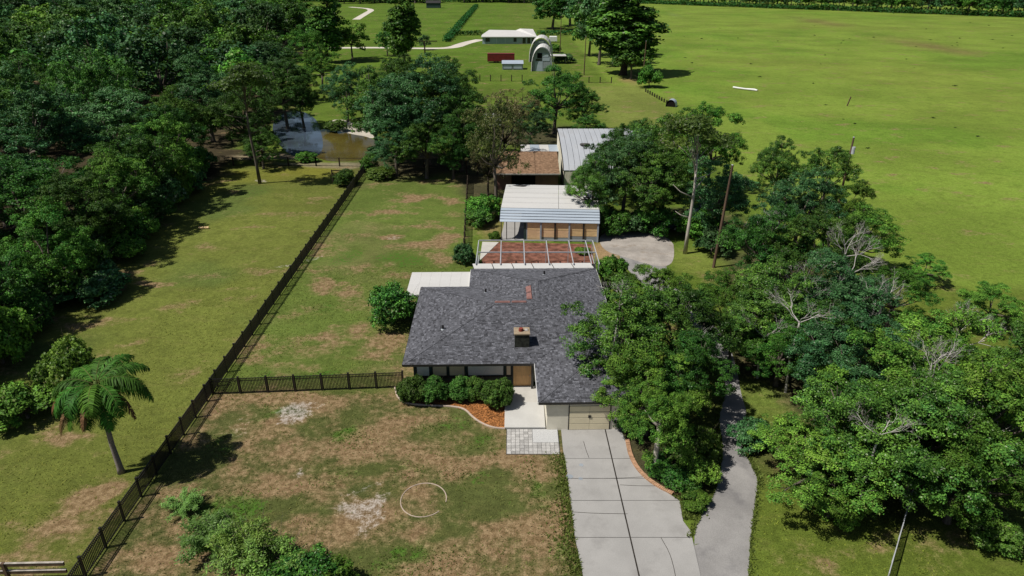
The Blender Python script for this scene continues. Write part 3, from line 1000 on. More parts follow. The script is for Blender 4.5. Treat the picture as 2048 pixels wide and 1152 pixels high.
rf = empty('roof', (0, 0, 0), parent=ws)
for i in range(len(prof) - 1):
    (y0, z0), (y1, z1) = prof[i], prof[i + 1]
    if i < 5:
        strip(y0, z0, y1 + .05, z1 - .05, X0, X1, .03).build('slat', M['blue_metal'], rf)
    else:
        strip(y0 + .012, z0, y1 - .012, z1, X0, XM - .02, .012).build('panel', M['white_metal'], rf)
        strip(y0 + .012, z0, y1 - .012, z1, XM + .02, X1, .012).build('panel', M['white_metal'], rf)
pts = [(-4.1 + .95 * math.cos(a) * rnd.uniform(.6, 1), 10.3 + .5 * math.sin(a) * rnd.uniform(.6, 1)) for a in np.linspace(0, 2 * math.pi, 15)[:-1]]
MB().prism(pts, 3.72, 3.775).build('tar_patch', M['tar'], rf)
MB().box(-2.9, 5.75, -.3, 10.6, 0, 2.44).build('wall', M['grey_metal'], ws)
MB().box(-6.0, -2.92, 10.2, 10.5, 0, 3.2).build('wall', M['grey_metal'], ws)
MB().box(-6.05, -2.92, -.35, 10.15, 0, .08).build('floor', M['concrete'], ws)
for x in (-5.95, -5.3, -4.3):
    MB().box(x - .045, x + .045, -.3, -.21, .08, 2.45).build('post', M['dark_frame'], ws)
MB().box(-3.2, -2.95, -.32, .15, 0, 2.45).build('post', M['teal_wall'], ws)
pw = 8.6 / 5
for i in range(5):
    x0 = -2.86 + i * pw
    mA, mB2 = (M['tan_panel'], M['tan_panel2']) if i < 3 else (M['tan_panel'], M['tan_panel'])
    o = MB().box(x0 + .1, x0 + pw - .1, -.36, -.303, 1.42, 2.36).build('panel', mA, ws)
    zb = .25 if i < 1 else (.5 if i < 3 else .72)
    MB().box(x0 + .1, x0 + pw - .1, -.35, -.304, zb, 1.39).build('panel', mB2, ws)
    MB().box(x0 + .1, x0 + pw - .1, -.34, -.305, .03, zb - .03).build('kick_plate', M['grey_metal'] if i else M['tan_panel'], ws)
    MB().box(x0 + pw - .09, x0 + pw + .09, -.46, -.31, 0, 2.4).build('mullion', M['dark_frame'] if i % 2 else M['blue_metal'], ws)
MB().box(5.76, 5.86, -.2, 2.4, 0, 2.2).build('side_board', M['brown_wall'], ws)

# ------------------------------------------------------------------ brown shed behind it
bs = empty('brown_shed', (2.1, 98.9, 0), 0, 'brown shed with leaf littered roof and dark open bay', 'shed')
rf = empty('roof', (0, 0, 0), parent=bs)
strip(-.0, 2.6, 7.9, 4.0, -5.0, 1.38, 0, .1).build('roof_panel', M['brown_roof'], rf)
strip(-.0, 2.6, 7.9, 4.0, 1.42, 5.0, 0, .1).build('roof_panel', M['brown_roof'], rf)
MB().box(-5.0, 5.0, -.06, -.002, 2.42, 2.6).build('fascia', M['dead_wood'], bs)
MB().box(-4.8, -2.2, .5, 7.5, 0, 2.55).build('wall', M['brown_wall'], bs)
MB().box(1.4, 4.8, .5, 7.5, 0, 2.55).build('wall', M['brown_wall'], bs)
MB().box(-2.2, 1.4, 4.0, 7.5, 0, 2.6).build('back_wall', M['opening'], bs)
MB().box(-2.199, 1.399, .7, .76, .0, 2.5).build('door', M['opening'], bs)  # near-black sheet across the open bay, standing in for its inner shade
# blue-white low roof behind
lt = empty('lean_to', (4.7, 116.0, 0), 0, 'low lean-to with pale blue metal roof panels behind brown shed', 'lean-to')
for i in range(4):
    x0 = -3.2 + i * 1.6
    MB().box(x0, x0 + 1.58, -2.4, 2.4, 2.3, 2.36).build('roof_panel', M['blue_metal'] if i % 2 else M['white_metal'], lt)
for x in (-3.0, 0, 3.0):
    for y in (-2.2, 2.2):
        MB().box(x - .06, x + .06, y - .06, y + .06, 0, 2.298).build('post', M['pole'], lt)
MB().box(-3.1, 3.1, 2.3, 2.38, .0, 2.29).build('wall', M['grey_metal'], lt)

# ------------------------------------------------------------------ big barrel roofed barn
bn = empty('barn', (14.6, 100.9, 0), 0, 'large barn with curved white ribbed metal roof beside trees', 'barn')
NP = 14
arch = [(17.0 * (i / NP) ** 1.15, 2.5 + 2.7 * math.sin(math.pi / 2 * i / NP) ** .72) for i in range(NP + 1)]
XL, XR = -6.8, 7.4
nb = 16
rf = empty('roof', (0, 0, 0), parent=bn)
for j in range(nb):
    x0 = XL + (XR - XL) * j / nb; x1 = XL + (XR - XL) * (j + 1) / nb - .03
    mb = MB()
    for (y, z) in arch: mb.v += [(x0, y, z), (x0 + .06, y, z + .05), (x1 - .06, y, z + .05), (x1, y, z)]
    for i in range(NP):
        for k in range(3): mb.f.append((i * 4 + k, i * 4 + k + 1, i * 4 + k + 5, i * 4 + k + 4))
    mb.build('panel', M['barn_metal'], rf)
mb = MB()
pl = [(0, 0)] + arch + [(17.0, 0)]
for x in (XL + .02, XR - .02):
    mb.add([(x, p[0], p[1] - .03 if p[1] else 0) for p in pl], [tuple(range(len(pl)))])
mb.build('gable_wall', M['cream'], bn)
MB().box(XL + .1, XR - .1, .05, .15, 0, 2.45).build('wall', M['cream'], bn)
MB().box(XL + .1, XR - .1, 16.75, 16.9, 0, 5.1).build('wall', M['cream'], bn)
tp = [(-3.0 + .8 * math.cos(a), 7.2 + .5 * math.sin(a)) for a in np.linspace(0, 6.28, 9)[:-1]]
MB().prism(tp, 4.7, 4.93).build('tar_patch', M['tar'], rf)
mb = MB()
for i in range(NP):
    mb.beam((XL - .04, *arch[i]), (XL - .04, *arch[i + 1]), .1, .16)
mb.build('rake_trim', M['dark_frame'], bn)

# white camper behind the brown tree
cp = empty('camper', (-4.1, 144.5, 0), R(4), 'white boxy camper trailer half hidden behind thin brown tree', 'camper')
MB().bbox(-1.9, 1.9, -1.1, 1.1, .55, 2.7, .18).build('body', M['white_paint'], cp)
window(cp, -1.2, .1, 1.4, 2.1, -1.1, M['dark_glass'], M['alu'], 0, False)
for x in (-.9, .9):
    MB().tube([(x, -1.05, .35), (x, -.8, .35)], .35, 12).build('wheel', M['tyre'], cp)

# ------------------------------------------------------------------ far farmstead
fh = empty('far_house', (-1.3, 322, 0), 0, 'distant long low house with white roof and pale blue front', 'house')
W2 = 11.9
MB().box(-W2, W2, 0, 9, 0, 3.1).build('wall', M['blue_wall'], fh)
mb = MB()
mb.add([(-W2 - .5, -.6, 3.1), (W2 + .5, -.6, 3.1), (W2 + .5, 9.6, 3.1), (-W2 - .5, 9.6, 3.1), (-W2 + 3, 4.5, 5.6), (3, 4.5, 5.4), (5, 4.5, 6.1), (W2 - 1.2, 4.5, 5.9)],
       [(0, 1, 7, 6, 5, 4), (1, 2, 7), (2, 3, 4, 5, 6, 7), (3, 0, 4), (3, 2, 1, 0)])
mb.build('roof', M['white_metal'], fh)
MB().box(-W2 - .5, W2 + .5, -.66, -.602, 2.85, 3.12).build('fascia', M['white_paint'], fh)
for (x0, x1) in ((-10.5, -8.6), (2.0, 3.3)):
    window(fh, x0, x1, 1.0, 2.6, 0, M['dark_glass'], M['dark_frame'], 1)
for x0 in (5.9, 8.0, 10.0):
    window(fh, x0, x0 + 1.6, .1, 2.7, 0, M['dark_glass'], M['white_paint'], 0, False)
for x0 in (-5.6, -1.8):
    MB().box(x0, x0 + .12, -.05, -.002, 0, 3.0).build('batten', M['white_paint'], fh)


def hut(name, loc, w, h, dep, label, front=True):
    r_ = empty(name, loc, R(-4), label, 'hut', 'arched metal huts on the far farm')
    n_ = 14
    prof_ = []
    for i in range(n_ + 1):
        a = math.pi * i / n_
        prof_.append((-math.cos(a) * w / 2, h * math.sin(a) ** 0.72))
    segs = 7
    for s in range(segs):
        y0, y1 = dep * s / segs, dep * (s + 1) / segs - .04
        mb_ = MB()
        for (x, z) in prof_:
            k_ = 1.035
            mb_.v += [(x, y0, z), (x * k_, y0 + .25, z * k_), (x * k_, y1 - .25, z * k_), (x, y1, z)]
        for i in range(n_):
            for q_ in range(3): mb_.f.append((i * 4 + q_, i * 4 + 4 + q_, i * 4 + 5 + q_, i * 4 + 1 + q_))
        mb_.build('rib_panel', M['white_metal'], r_)
    mb_ = MB()
    ins = [(x * .93, z * .95) for (x, z) in prof_]
    mb_.add([(x, .7, z) for (x, z) in ins], [tuple(range(len(ins)))[::-1]])
    mb_.build('end_wall', M['grey_metal'], r_)
    if front:
        MB().box(-w * .34, w * .02, .6, .68, 0, h * .4).build('door', M['blue_metal'], r_)
        MB().box(w * .04, w * .38, .62, .69, 0, h * .38).build('wall_panel', M['grey_metal'], r_)
        MB().box(w * .0, w * .34, .6, .68, h * .42, h * .56).build('wall_panel', M['blue_metal'], r_)
        MB().box(w * .0, w * .28, .6, .68, h * .58, h * .72).build('wall_panel', M['blue_metal'], r_)
        MB().box(-w * .24, -w * .02, .6, .69, h * .53, h * .74).build('window', M['opening'], r_)
        MB().box(-w * .3, -w * .02, .6, .69, h * .42, h * .5).build('window', M['dark_glass'], r_)
    else:
        MB().box(-w * .1, w * .12, .6, .69, h * .78, h * .86).build('vent', M['white_paint'], r_)
    return r_


hut('arched_hut', (9.8, 231, 0), 7.0, 7.6, 9, 'nearer arched metal hut with blue-grey front panels')
hut('arched_hut', (10.3, 256, 0), 8.2, 8.2, 10, 'arched metal hut standing behind the blue panelled one', False)
rt = empty('cargo_trailer', (-3.9, 253, 0), 0, 'dark red box trailer parked on far green field', 'trailer')
MB().bbox(-4.8, 4.8, 0, 2.5, .5, 3.2, .08).build('body', M['red_paint'], rt)
MB().box(-4.85, 4.85, -.03, -.002, 3.0, 3.12).build('trim', M['black_metal'], rt)
MB().box(-4.85, 4.85, -.03, -.002, .5, .62).build('trim', M['black_metal'], rt)
for x in (-2.2, -1.2, 3.6):
    MB().tube([(x, .1, .45), (x, .35, .45)], .45, 12).build('wheel', M['tyre'], rt)
gs = empty('low_shed', (0.2, 235, 0), 0, 'low grey shed with pale flat roof beside red trailer', 'shed')
MB().box(-3.4, 3.4, 0, 4.5, 0, 1.9).build('wall', M['grey_metal'], gs)
strip(-.2, 1.95, 4.8, 2.5, -3.6, 3.6, 0, .08).build('roof', M['blue_metal'], gs)
for x0 in (-3.2, .15):
    window(gs, x0, x0 + 3.0, .3, 1.7, 0, M['blue_metal'], M['black_metal'], 0, False)
cn = empty('canopy', (16.2, 252, 0), 0, 'small pale canopy on posts among far shrubs', 'canopy')
MB().bbox(-2.8, 2.8, -2, 2, 2.6, 2.95, .15).build('cover', M['white_metal'], cn)
for x in (-2.6, 2.6):
    for y in (-1.8, 1.8):
        MB().box(x - .1, x + .1, y - .1, y + .1, 0, 2.6).build('post', M['dark_frame'], cn)
wb = empty('white_tank', (18.8, 330, 0), 0, 'small white boxy tank beside the far house lawn', 'tank')
MB().bbox(-1.7, 1.7, -1.2, 1.2, .5, 2.6, .2).build('body', M['white_paint'], wb)
for x in (-1.2, 1.2):
    MB().box(x - .15, x + .15, -.9, .9, 0, .5).build('leg', M['dark_frame'], wb)
ds = empty('green_shed', (-68, 640, 0), 0, 'small dark green shed on the farthest field', 'shed')
MB().box(-6, 6, -3, 3, 0, 4).build('wall', M['teal_wall'], ds)
mb = MB()
mb.add([(-6.4, -3.4, 4), (6.4, -3.4, 4), (6.4, 3.4, 4), (-6.4, 3.4, 4), (-6.4, 0, 6), (6.4, 0, 6)], [(0, 1, 5, 4), (2, 3, 4, 5), (0, 4, 3), (1, 2, 5), (3, 2, 1, 0)])
mb.build('roof', M['dark_frame'], ds)
# small grey calf hutch at the edge of the pasture
ht = empty('calf_hutch', (38.6, 168.5, 0), R(-25), 'small grey domed hutch at the pasture edge', 'hutch')
mb = MB()
prof_ = [(-1.2 * math.cos(math.pi * i / 10), 1.7 * math.sin(math.pi * i / 10) ** .8) for i in range(11)]
for (x, z) in prof_: mb.v += [(x, -1, z), (x, 1.1, z)]
for i in range(10): mb.f.append((2 * i, 2 * i + 2, 2 * i + 3, 2 * i + 1))
mb.f.append(tuple(range(1, 22, 2)))
mb.build('shell', M['blue_metal'], ht)
MB().add([(p[0] * .9, -.8, p[1] * .92) for p in prof_], [tuple(range(11))[::-1]]).build('opening', M['opening'], ht)
# white pipe lying in the pasture
a, b, c = (*P(1466, 177), .35), (*P(1490, 180), .3), (*P(1508, 182), .35)
wp = MB().tube([a, b, c, (c[0] + .6, c[1] - .8, .3)], [.25, .22, .3, .2], 8).build('white_pipe', M['white_paint'])
tag(wp, 'bent white pipe lying alone in the green pasture', 'pipe')
x, y = P(1694, 212)
tag(MB().beam((x, y, 0), (x + .5, y, 2.2), .22).build('field_post', M['pole']), 'lone leaning dark post in the right pasture', 'post')


# ------------------------------------------------------------------ utility poles
def upole(px, py, h, lean, label, arm=False):
    x, y = P(px, py)
    o = empty('utility_pole', (x, y, 0), 0, label, 'utility pole', 'wooden utility poles')
    MB().tube([(0, 0, 0), (lean * .5, 0, h * .5), (lean, 0, h)], [.17, .145, .115], 8).build('pole', M['pole'], o)
    MB().tube([(lean * .97, 0, h - .02), (lean, 0, h + .05)], [.125, .1], 8).build('cap', M['alu'], o)
    if arm:
        MB().tube([(lean + .15, -.25, h * .8), (lean + .15, -.25, h * .8 + .9)], .22, 10).build('transformer', M['alu'], o)
    return o


upole(1427, 535, 11.6, .55, 'leaning brown utility pole on grass by the gravel yard')
upole(1168, 150, 11.5, .1, 'bare brown pole standing alone on the far grass')
upole(1120, 108, 14, .1, 'dark pole rising behind the small pale canopy')
upole(1285, 165, 11.5, .15, 'thin pole beside the tall far trees at pasture edge')
upole(1672, 430, 10.5, .2, 'pole with grey transformer among the right hand trees', True)


# ------------------------------------------------------------------ fences
def fpt(y): return -23.35 - (y - 41.13) * 0.0099


iron = empty('picket_fence', (0, 0, 0), 0, 'long black metal picket fence running up the left boundary', 'fence')
PITCH_Y = 2.09
ys_ = [24.95 + i * PITCH_Y for i in range(43)]
npk = 0
post_me = MB().box(-.06, .06, -.06, .06, 0, 1.5).box(-.07, .07, -.07, .07, 1.5, 1.54).mesh('post', M['black_metal'])
pick_me = MB().box(-.021, .021, -.021, .021, .08, 1.36).mesh('picket', M['black_metal'])
restmb = MB()
for i, y in enumerate(ys_):
    o = link('post', post_me, iron); o.location = (fpt(y), y, 0); o.rotation_euler = (0, 0, R(.6))
    if i == len(ys_) - 1: break
    y2 = ys_[i + 1]
    for z in (1.34, 1.14, .16):
        MB().beam((fpt(y), y + .05, z), (fpt(y2), y2 - .05, z), .05, .055).build('rail', M['black_metal'], iron)
    for k in range(1, 17):
        yy = y + PITCH_Y * k / 17
        if npk < 290:
            o = link('picket', pick_me, iron); o.location = (fpt(yy), yy, 0); npk += 1
        else:
            restmb.box(fpt(yy) - .021, fpt(yy) + .021, yy - .021, yy + .021, .08, 1.32)
tag(restmb.build('pickets', M['black_metal'], iron), kind='stuff')
cross = empty('picket_fence', (0, 0, 0), 0, 'black picket fence crossing from boundary fence to the house corner', 'fence')
xa, ya, xb, yb = fpt(44.7) + .1, 44.7, -8.6, 45.7
nseg = 7
for i in range(nseg + 1):
    t = i / nseg
    o = link('post', post_me, cross); o.location = (xa + (xb - xa) * t, ya + (yb - ya) * t, 0)
    if i == nseg: break
    p = (xa + (xb - xa) * t + .05, ya + (yb - ya) * t); q_ = (xa + (xb - xa) * (i + 1) / nseg - .05, ya + (yb - ya) * (i + 1) / nseg)
    for z in (1.38, 1.16, .12):
        MB().beam((*p, z), (*q_, z), .04, .045).build('rail', M['black_metal'], cross)
    for k in range(1, 19):
        s = t + k / 19 / nseg
        o = link('picket', pick_me, cross); o.location = (xa + (xb - xa) * s, ya + (yb - ya) * s, .02); o.scale = (1.25, 1.25, 1.02)
# wooden rail fence in the near left corner
rl = empty('rail_fence', (0, 0, 0), 0, 'brown wooden two rail fence in the near left corner', 'fence')
for z in (1.15, .62):
    MB().beam((-36, 26.6, z), (-24.0, 26.9, z), .09, .2).build('rail', M['pole'], rl)
    MB().beam((-36, 26.6, z + .12), (-24.0, 26.9, z + .12), .12, .03).build('rail_cap', M['bark_pale'], rl)
for x in (-35.9, -33, -30, -27.2):
    MB().box(x - .08, x + .08, 26.72, 26.9, 0, 1.3).build('post', M['pole'], rl)
# wire fence bottom right
wf = empty('wire_fence', (0, 0, 0), 0, 'short grey wire mesh fence running under the right hand trees', 'fence')
A_, B_ = Vector((20.0, 26.4)), Vector((26.2, 34.9))
wm = MB()
for i in range(6):
    p = A_ + (B_ - A_) * i / 5
    MB().tube([(p.x, p.y, 0), (p.x, p.y, 1.05)], .035, 6).build('post', M['alu'], wf)
MB().tube([(A_.x, A_.y, 1.02), (B_.x, B_.y, 1.02)], .03, 6).build('rail', M['alu'], wf)
for i in range(90):
    p = A_ + (B_ - A_) * i / 89
    wm.beam((p.x, p.y, .03), (p.x, p.y, 1.0), .018)
for z in np.arange(.08, 1.0, .12):
    wm.beam((A_.x, A_.y, z), (B_.x, B_.y, z), .016)
tag(wm.build('mesh_wire', M['alu'], wf), kind='stuff')


def post_fence(name, pts, label, step, h=1.2, rails=(1.0, .55), m=M['pole'], pw_=.09):
    o = empty(name, (0, 0, 0), 0, label, 'fence')
    for a, b in zip(pts[:-1], pts[1:]):
        a, b = Vector(a), Vector(b)
        n_ = max(1, round((b - a).length / step))
        for i in range(n_ + 1):
            p = a + (b - a) * i / n_
            MB().box(p.x - pw_, p.x + pw_, p.y - pw_, p.y + pw_, 0, h).build('post', m, o)
        for z in rails:
            MB().beam((a.x, a.y, z), (b.x, b.y, z), .035, .07).build('rail', m, o)
    return o


post_fence('wire_post_fence', [(-47, 113.2), (-33, 113.0), (-25.0, 112.6)], 'thin post and wire fence below the pond bank', 4.6, 1.5, (1.4, .1), M['bark_dark'], .1)
post_fence('wire_post_fence', [(-23.6, 112.4), (-10.4, 112.1)], 'thin post and wire fence under the big middle oak', 4.4, 1.4, (1.3, .1), M['bark_dark'], .08)
post_fence('board_fence', [(-5.45, 70.4), (-6.9, 104.0)], 'dark fence line along the right of the back yard', 2.3, 1.5, (1.42, 1.2, .95, .7, .45, .2), M['bark_dark'], .08)
post_fence('pasture_fence', [(-9.5, 209.5), (3, 209.2)], 'far wire fence on four dark posts below grey shed', 3.3, 1.9, (.12,), M['bark_dark'], .13)
post_fence('pasture_fence', [(22.5, 206.5), (29, 206.0)], 'short far fence beside the pale paddock', 3.0, 1.7, (.12,), M['bark_dark'], .13)
post_fence('pasture_fence', [(36.2, 190), (38.4, 170)], 'broken low fence between paddock and pasture ending at hutch', 2.0, .9, (.5,), M['bark_dark'], .14)
post_fence('yard_gate_fence', [(-9.2, 108.5), (-3.8, 108.0)], 'dark rail gate at the back of the yard', 1.8, 2.2, (1.9, 1.4, .9, .4), M['bark_dark'], .12)
gt = empty('wooden_gate', (-26.6, 102.2, 0), 0, 'small dark wooden rail gate beside the boundary fence', 'gate')
for x in (-1.0, 1.0): MB().box(x - .08, x + .08, -.08, .08, 0, 2.3).build('post', M['bark_dark'], gt)
for z in (.4, .85, 1.3, 1.75, 2.15): MB().box(-.92, .92, -.04, .04, z - .07, z + .07).build('slat', M['bark_dark'], gt)
fg = empty('farm_gate', (*P(850, 108), 0), 0, 'dark post with long arm beside the far pale path', 'gate')
MB().box(-.25, .25, -.2, .2, 0, 4.6).build('post', M['bark_dark'], fg)
MB().box(-3, 5, -.15, .15, 4.6, 4.95).build('arm', M['bark_dark'], fg)

# bin, board against the pool cage
bn2 = empty('plastic_bin', (-4.6, 65.6, 0), .2, 'green and blue bin beside the pool enclosure corner', 'bin')
MB().bbox(-.35, .35, -.35, .35, 0, 1.0, .05).build('body', M['teal_wall'], bn2)
MB().bbox(-.4, .4, -.4, .4, 1.0, 1.1, .03).build('lid', M['green_plastic'], bn2)


# ------------------------------------------------------------------ cars in the shade
def car(loc, rz, paint, label):
    o = empty('parked_car', loc, rz, label, 'car', 'cars parked under the trees')
    prof_ = [(-2.1, .35), (-2.15, .75), (-1.95, .95), (-1.2, 1.05), (-.55, 1.45), (.9, 1.5), (1.6, 1.08), (2.1, .95), (2.15, .4)]
    mb_ = MB()
    n_ = len(prof_)
    for y, k_ in ((-.85, 0), (.85, 0)):
        mb_.v += [(x, y * (1 if z < 1.1 else .84), z) for (x, z) in prof_]
    mb_.f += [(i, i + 1, n_ + i + 1, n_ + i) for i in range(n_ - 1)] + [tuple(range(n_))[::-1], tuple(range(n_, 2 * n_)), (n_ - 1, 0, n_, 2 * n_ - 1)]
    mb_.build('body', paint, o)
    MB().add([(-1.15, -.7, 1.1), (-1.15, .7, 1.1), (-.6, .66, 1.44), (-.6, -.66, 1.44)], [(0, 3, 2, 1)]).build('windscreen', M['dark_glass'], o).location = (-.02, 0, .015)
    for s in (-1, 1):
        MB().add([(-1.0, s * .862, 1.1), (1.3, s * .862, 1.1), (.85, s * .745, 1.42), (-.5, s * .745, 1.42)], [(0, 1, 2, 3)]).build('side_window', M['dark_glass'], o)
        for x in (-1.3, 1.3):
            w_ = MB().tube([(x, s * .72, .33), (x, s * .9, .33)], .33, 14).build('wheel', M['tyre'], o)
            MB().tube([(x, s * .9, .33), (x, s * .915, .33)], .19, 10).build('rim', M['alu'], w_)
        MB().box(-2.17, -2.1, s * .6 - .16, s * .6 + .16, .72, .85).build('headlight', M['lamp_lens'], o)
    return o


car((19.2, 82.0, 0), R(10), M['car_paint'], 'dark blue car parked in shade beyond the gravel yard')
car((26.0, 88.0, 0), R(30), M['car_grey'], 'dark grey car half hidden behind the leaning pole')
# ------------------------------------------------------------------ vegetation: prototypes
def unit(n, r):
    v = r.randn(n, 3)
    return v / np.linalg.norm(v, axis=1, keepdims=True)


def leaf_quads(C, Nrm, ln, wd, r):
    """a leaf spray (one bent quad) per centre"""
    n = len(C)
    t = np.cross(Nrm, unit(n, r))
    t /= np.linalg.norm(t, axis=1, keepdims=True) + 1e-9
    b = np.cross(Nrm, t)
    L = (ln * r.uniform(.6, 1.3, n))[:, None] * t * .5
    W = (wd * r.uniform(.6, 1.3, n))[:, None] * b * .5
    k = r.uniform(-.25, .25, n)[:, None]
    V = np.stack([C - L, C + W + L * k, C + L, C - W + L * k], 1).reshape(-1, 3)
    F = np.arange(4 * n).reshape(n, 4)
    return V, F


def crown_geo(seed, Rx, zc, Rz, nb, nc, nl, ln, wd, pal, rb=(.26, .42), up=.45, lo=-.4, lump=.5, cr=(.42, .8), sparse=0.0):
    r = np.random.RandomState(seed)
    d = unit(nb * 3, r)
    d = d[d[:, 2] > lo][:nb]
    nb = len(d)
    f = (lump + (1.12 - lump) * r.rand(nb) ** .6)[:, None]
    bc = np.array([0, 0, zc]) + d * np.array([Rx, Rx, Rz]) * f * .78
    br = Rx * r.uniform(rb[0], rb[1], nb)
    C, N, K = [], [], []
    tones = []
    for i in range(nb):
        n = int(nc * (br[i] / (Rx * .34)) ** 1.5) + 2
        e = unit(n * 3, r)
        e = e[e[:, 2] + .25 * (e * d[i]).sum(1) > -.35][:n]
        n = len(e)
        cc = bc[i] + e * br[i] * r.uniform(.7, 1.08, n)[:, None] * np.array([1, 1, .75])
        cs = r.uniform(cr[0], cr[1], n)
        bt = r.uniform(.8, 1.25)
        bh = r.rand()
        for j in range(n):
            m = max(3, int(nl * r.uniform(.6, 1.3)))
            q = unit(m, r) * (r.rand(m) ** .45)[:, None]
            p = cc[j] + q * cs[j] * np.array([1, 1, .6])
            C.append(p)
            nn = q * .5 + e[j] * .35 + np.array([0, 0, up]) + r.randn(m, 3) * .42
            N.append(nn)
            mixk = np.clip(bh * .6 + r.rand() * .4 + r.randn(m) * .18, 0, 1)[:, None]
            col = (np.array(pal[0]) * (1 - mixk) + np.array(pal[1]) * mixk) * bt * r.uniform(.7, 1.3) * r.uniform(.6, 1.5, m)[:, None]
            if len(pal) > 2:
                hit = r.rand(m) < .035
                col[hit] = np.array(pal[2]) * r.uniform(.7, 1.2)
            tones.append(col)
    C = np.concatenate(C); N = np.concatenate(N); T = np.concatenate(tones)
    N /= np.linalg.norm(N, axis=1, keepdims=True) + 1e-9
    V, Fq = leaf_quads(C, N, ln, wd, r)
    V[:, 2] = np.maximum(V[:, 2], .03)
    return V, Fq, np.repeat(T, 4, 0), bc


def crown_mesh(name, mat, *a, **k):
    V, Fq, T, bc = crown_geo(*a, **k)
    return np_mesh(name, V, Fq, mat, T), bc


def trunk_mesh(name, seed, H, rad, bc, nl, mat, fork=.35, bare=0, bend=.4):
    """trunk that forks into limbs reaching for the boughs"""
    r = random.Random(seed)
    mb = MB()
    fx, fy = r.uniform(-bend, bend), r.uniform(-bend, bend)
    zf = H * fork
    mb.tube([(0, 0, -.1), (0, 0, .25), (fx * .3, fy * .3, zf * .5), (fx, fy, zf)], [rad * 1.7, rad * 1.15, rad * .95, rad * .85], 8)
    lst = list(range(len(bc)))
    r.shuffle(lst)
    for i in lst[:nl]:
        b = Vector(bc[i])
        s = Vector((fx, fy, zf))
        m_ = s.lerp(b, .5) + Vector((r.uniform(-.4, .4), r.uniform(-.4, .4), -.25 * (b - s).length * .3))
        mb.tube([s, s.lerp(m_, .5) + Vector((0, 0, .1)), m_, b], [rad * .6, rad * .48, rad * .34, rad * .1], 6)
        for _ in range(2):
            e = b + Vector((r.uniform(-1, 1), r.uniform(-1, 1), r.uniform(.1, 1))) * 1.1
            mb.tube([m_.lerp(b, .6), e], [rad * .17, rad * .05], 4)
    return mb.mesh(name, mat, True)


def twig_mesh(name, seed, H, spread, mat, depth=5, n0=4):
    """bare branching dead wood"""
    r = random.Random(seed)
    mb = MB()

    def grow(p, d, L, rad, k):
        q = p + d * L * .5 + Vector((r.uniform(-.1, .1), r.uniform(-.1, .1), 0)) * L
        e = p + d * L
        mb.tube([p, q, e], [rad, rad * .8, rad * .6], 5 if k > 2 else 3, cap=False)
        if k == 0: return
        for _ in range(r.choice((2, 3, 3))):
            v = Vector((r.gauss(0, 1), r.gauss(0, 1), r.gauss(.25, .8))).normalized()
            grow(q.lerp(e, r.uniform(.2, 1)), (d + v * spread).normalized(), L * r.uniform(.5, .75), rad * .6, k - 1)
    for _ in range(n0):
        v = Vector((r.gauss(0, 1), r.gauss(0, 1), r.uniform(.5, 1.6))).normalized()
        grow(Vector((0, 0, H * .15)), v, H * .34, H * .0085, depth - 1)
    mb.tube([(0, 0, -.1), (0, 0, H * .17)], [H * .02, H * .014], 6)
    return mb.mesh(name, mat, True)


GREEN = ((.018, .078, .016), (.085, .205, .028), (.2, .27, .15))
BLUE = ((.022, .08, .028), (.085, .19, .062), (.25, .3, .21))
WARM = ((.028, .108, .016), (.115, .25, .03), (.19, .26, .08))
BROWN = ((.06, .07, .025), (.15, .125, .055), (.3, .26, .2))
LIGHT = ((.06, .13, .018), (.13, .21, .03), (.2, .22, .09))
PROTO = {}


def proto(key, kind, H, Rx, crown, trunk):
    PROTO[key] = (kind, H, Rx, crown, trunk)


def make_oak(key, seed, pal, mat='leaf', H=12.5, Rx=6.0, nb=36, nc=24, nl=78, ln=.2, wd=.125, bark='bark', **k):
    zc = H * .55
    k.setdefault('rb', (.15, .33)); k.setdefault('lo', -.75); k.setdefault('lump', .42); k.setdefault('cr', (.35, .7))
    me, bc = crown_mesh('crown', M[mat], seed, Rx, zc, H * .47, nb, nc, nl, ln, wd, pal, **k)
    tr = trunk_mesh('trunk', seed, H, .3, bc, 10, M[bark])
    proto(key, 'tree', H, Rx, me, tr)


make_oak('oak0', 1, GREEN)
make_oak('oak1', 2, GREEN, nb=30, lump=.5, rb=(.18, .36))
make_oak('oak2', 3, BLUE, nb=40)
make_oak('oak3', 4, WARM, nb=34)
make_oak('oak4', 5, WARM, nb=42, lump=.5, rb=(.12, .28), ln=.22, wd=.13)
proto('palebark', 'tree', 12.5, 6.0, PROTO['oak3'][3], trunk_mesh('trunk', 44, 12.5, .42, [(2, 0, 8), (-2, 1, 8.5), (0, -2, 8)], 3, M['bark_pale'], .5))
make_oak('brown', 6, BROWN, 'leaf_dry', nb=26, nc=16, nl=22, ln=.24, wd=.16, lump=.3, bark='bark_dark')
make_oak('brown2', 8, ((.05, .075, .022), (.14, .15, .045), (.3, .27, .2)), 'leaf', nb=34, nc=18, nl=34, ln=.24, wd=.15, lump=.35, bark='bark', lo=-.5)
make_oak('sparse', 7, WARM, nb=20, nc=13, nl=22, lump=.4, rb=(.16, .3), bark='bark_pale')
for i, pal in enumerate((GREEN, BLUE, WARM)):
    make_oak('far%d' % i, 20 + i, pal, nb=40, nc=12, nl=20, ln=.56, wd=.36, cr=(.5, 1.0))
# columnar tall tree clothed to the ground
me, bc = crown_mesh('crown', M['leaf'], 31, 3.2, 12.0, 11.5, 44, 9, 22, .62, .42, GREEN, rb=(.4, .7), lo=-1.0, lump=.3, cr=(.6, 1.1))
proto('column', 'tree', 24.0, 3.2, me, trunk_mesh('trunk', 31, 24, .4, bc, 10, M['bark_dark'], .2))
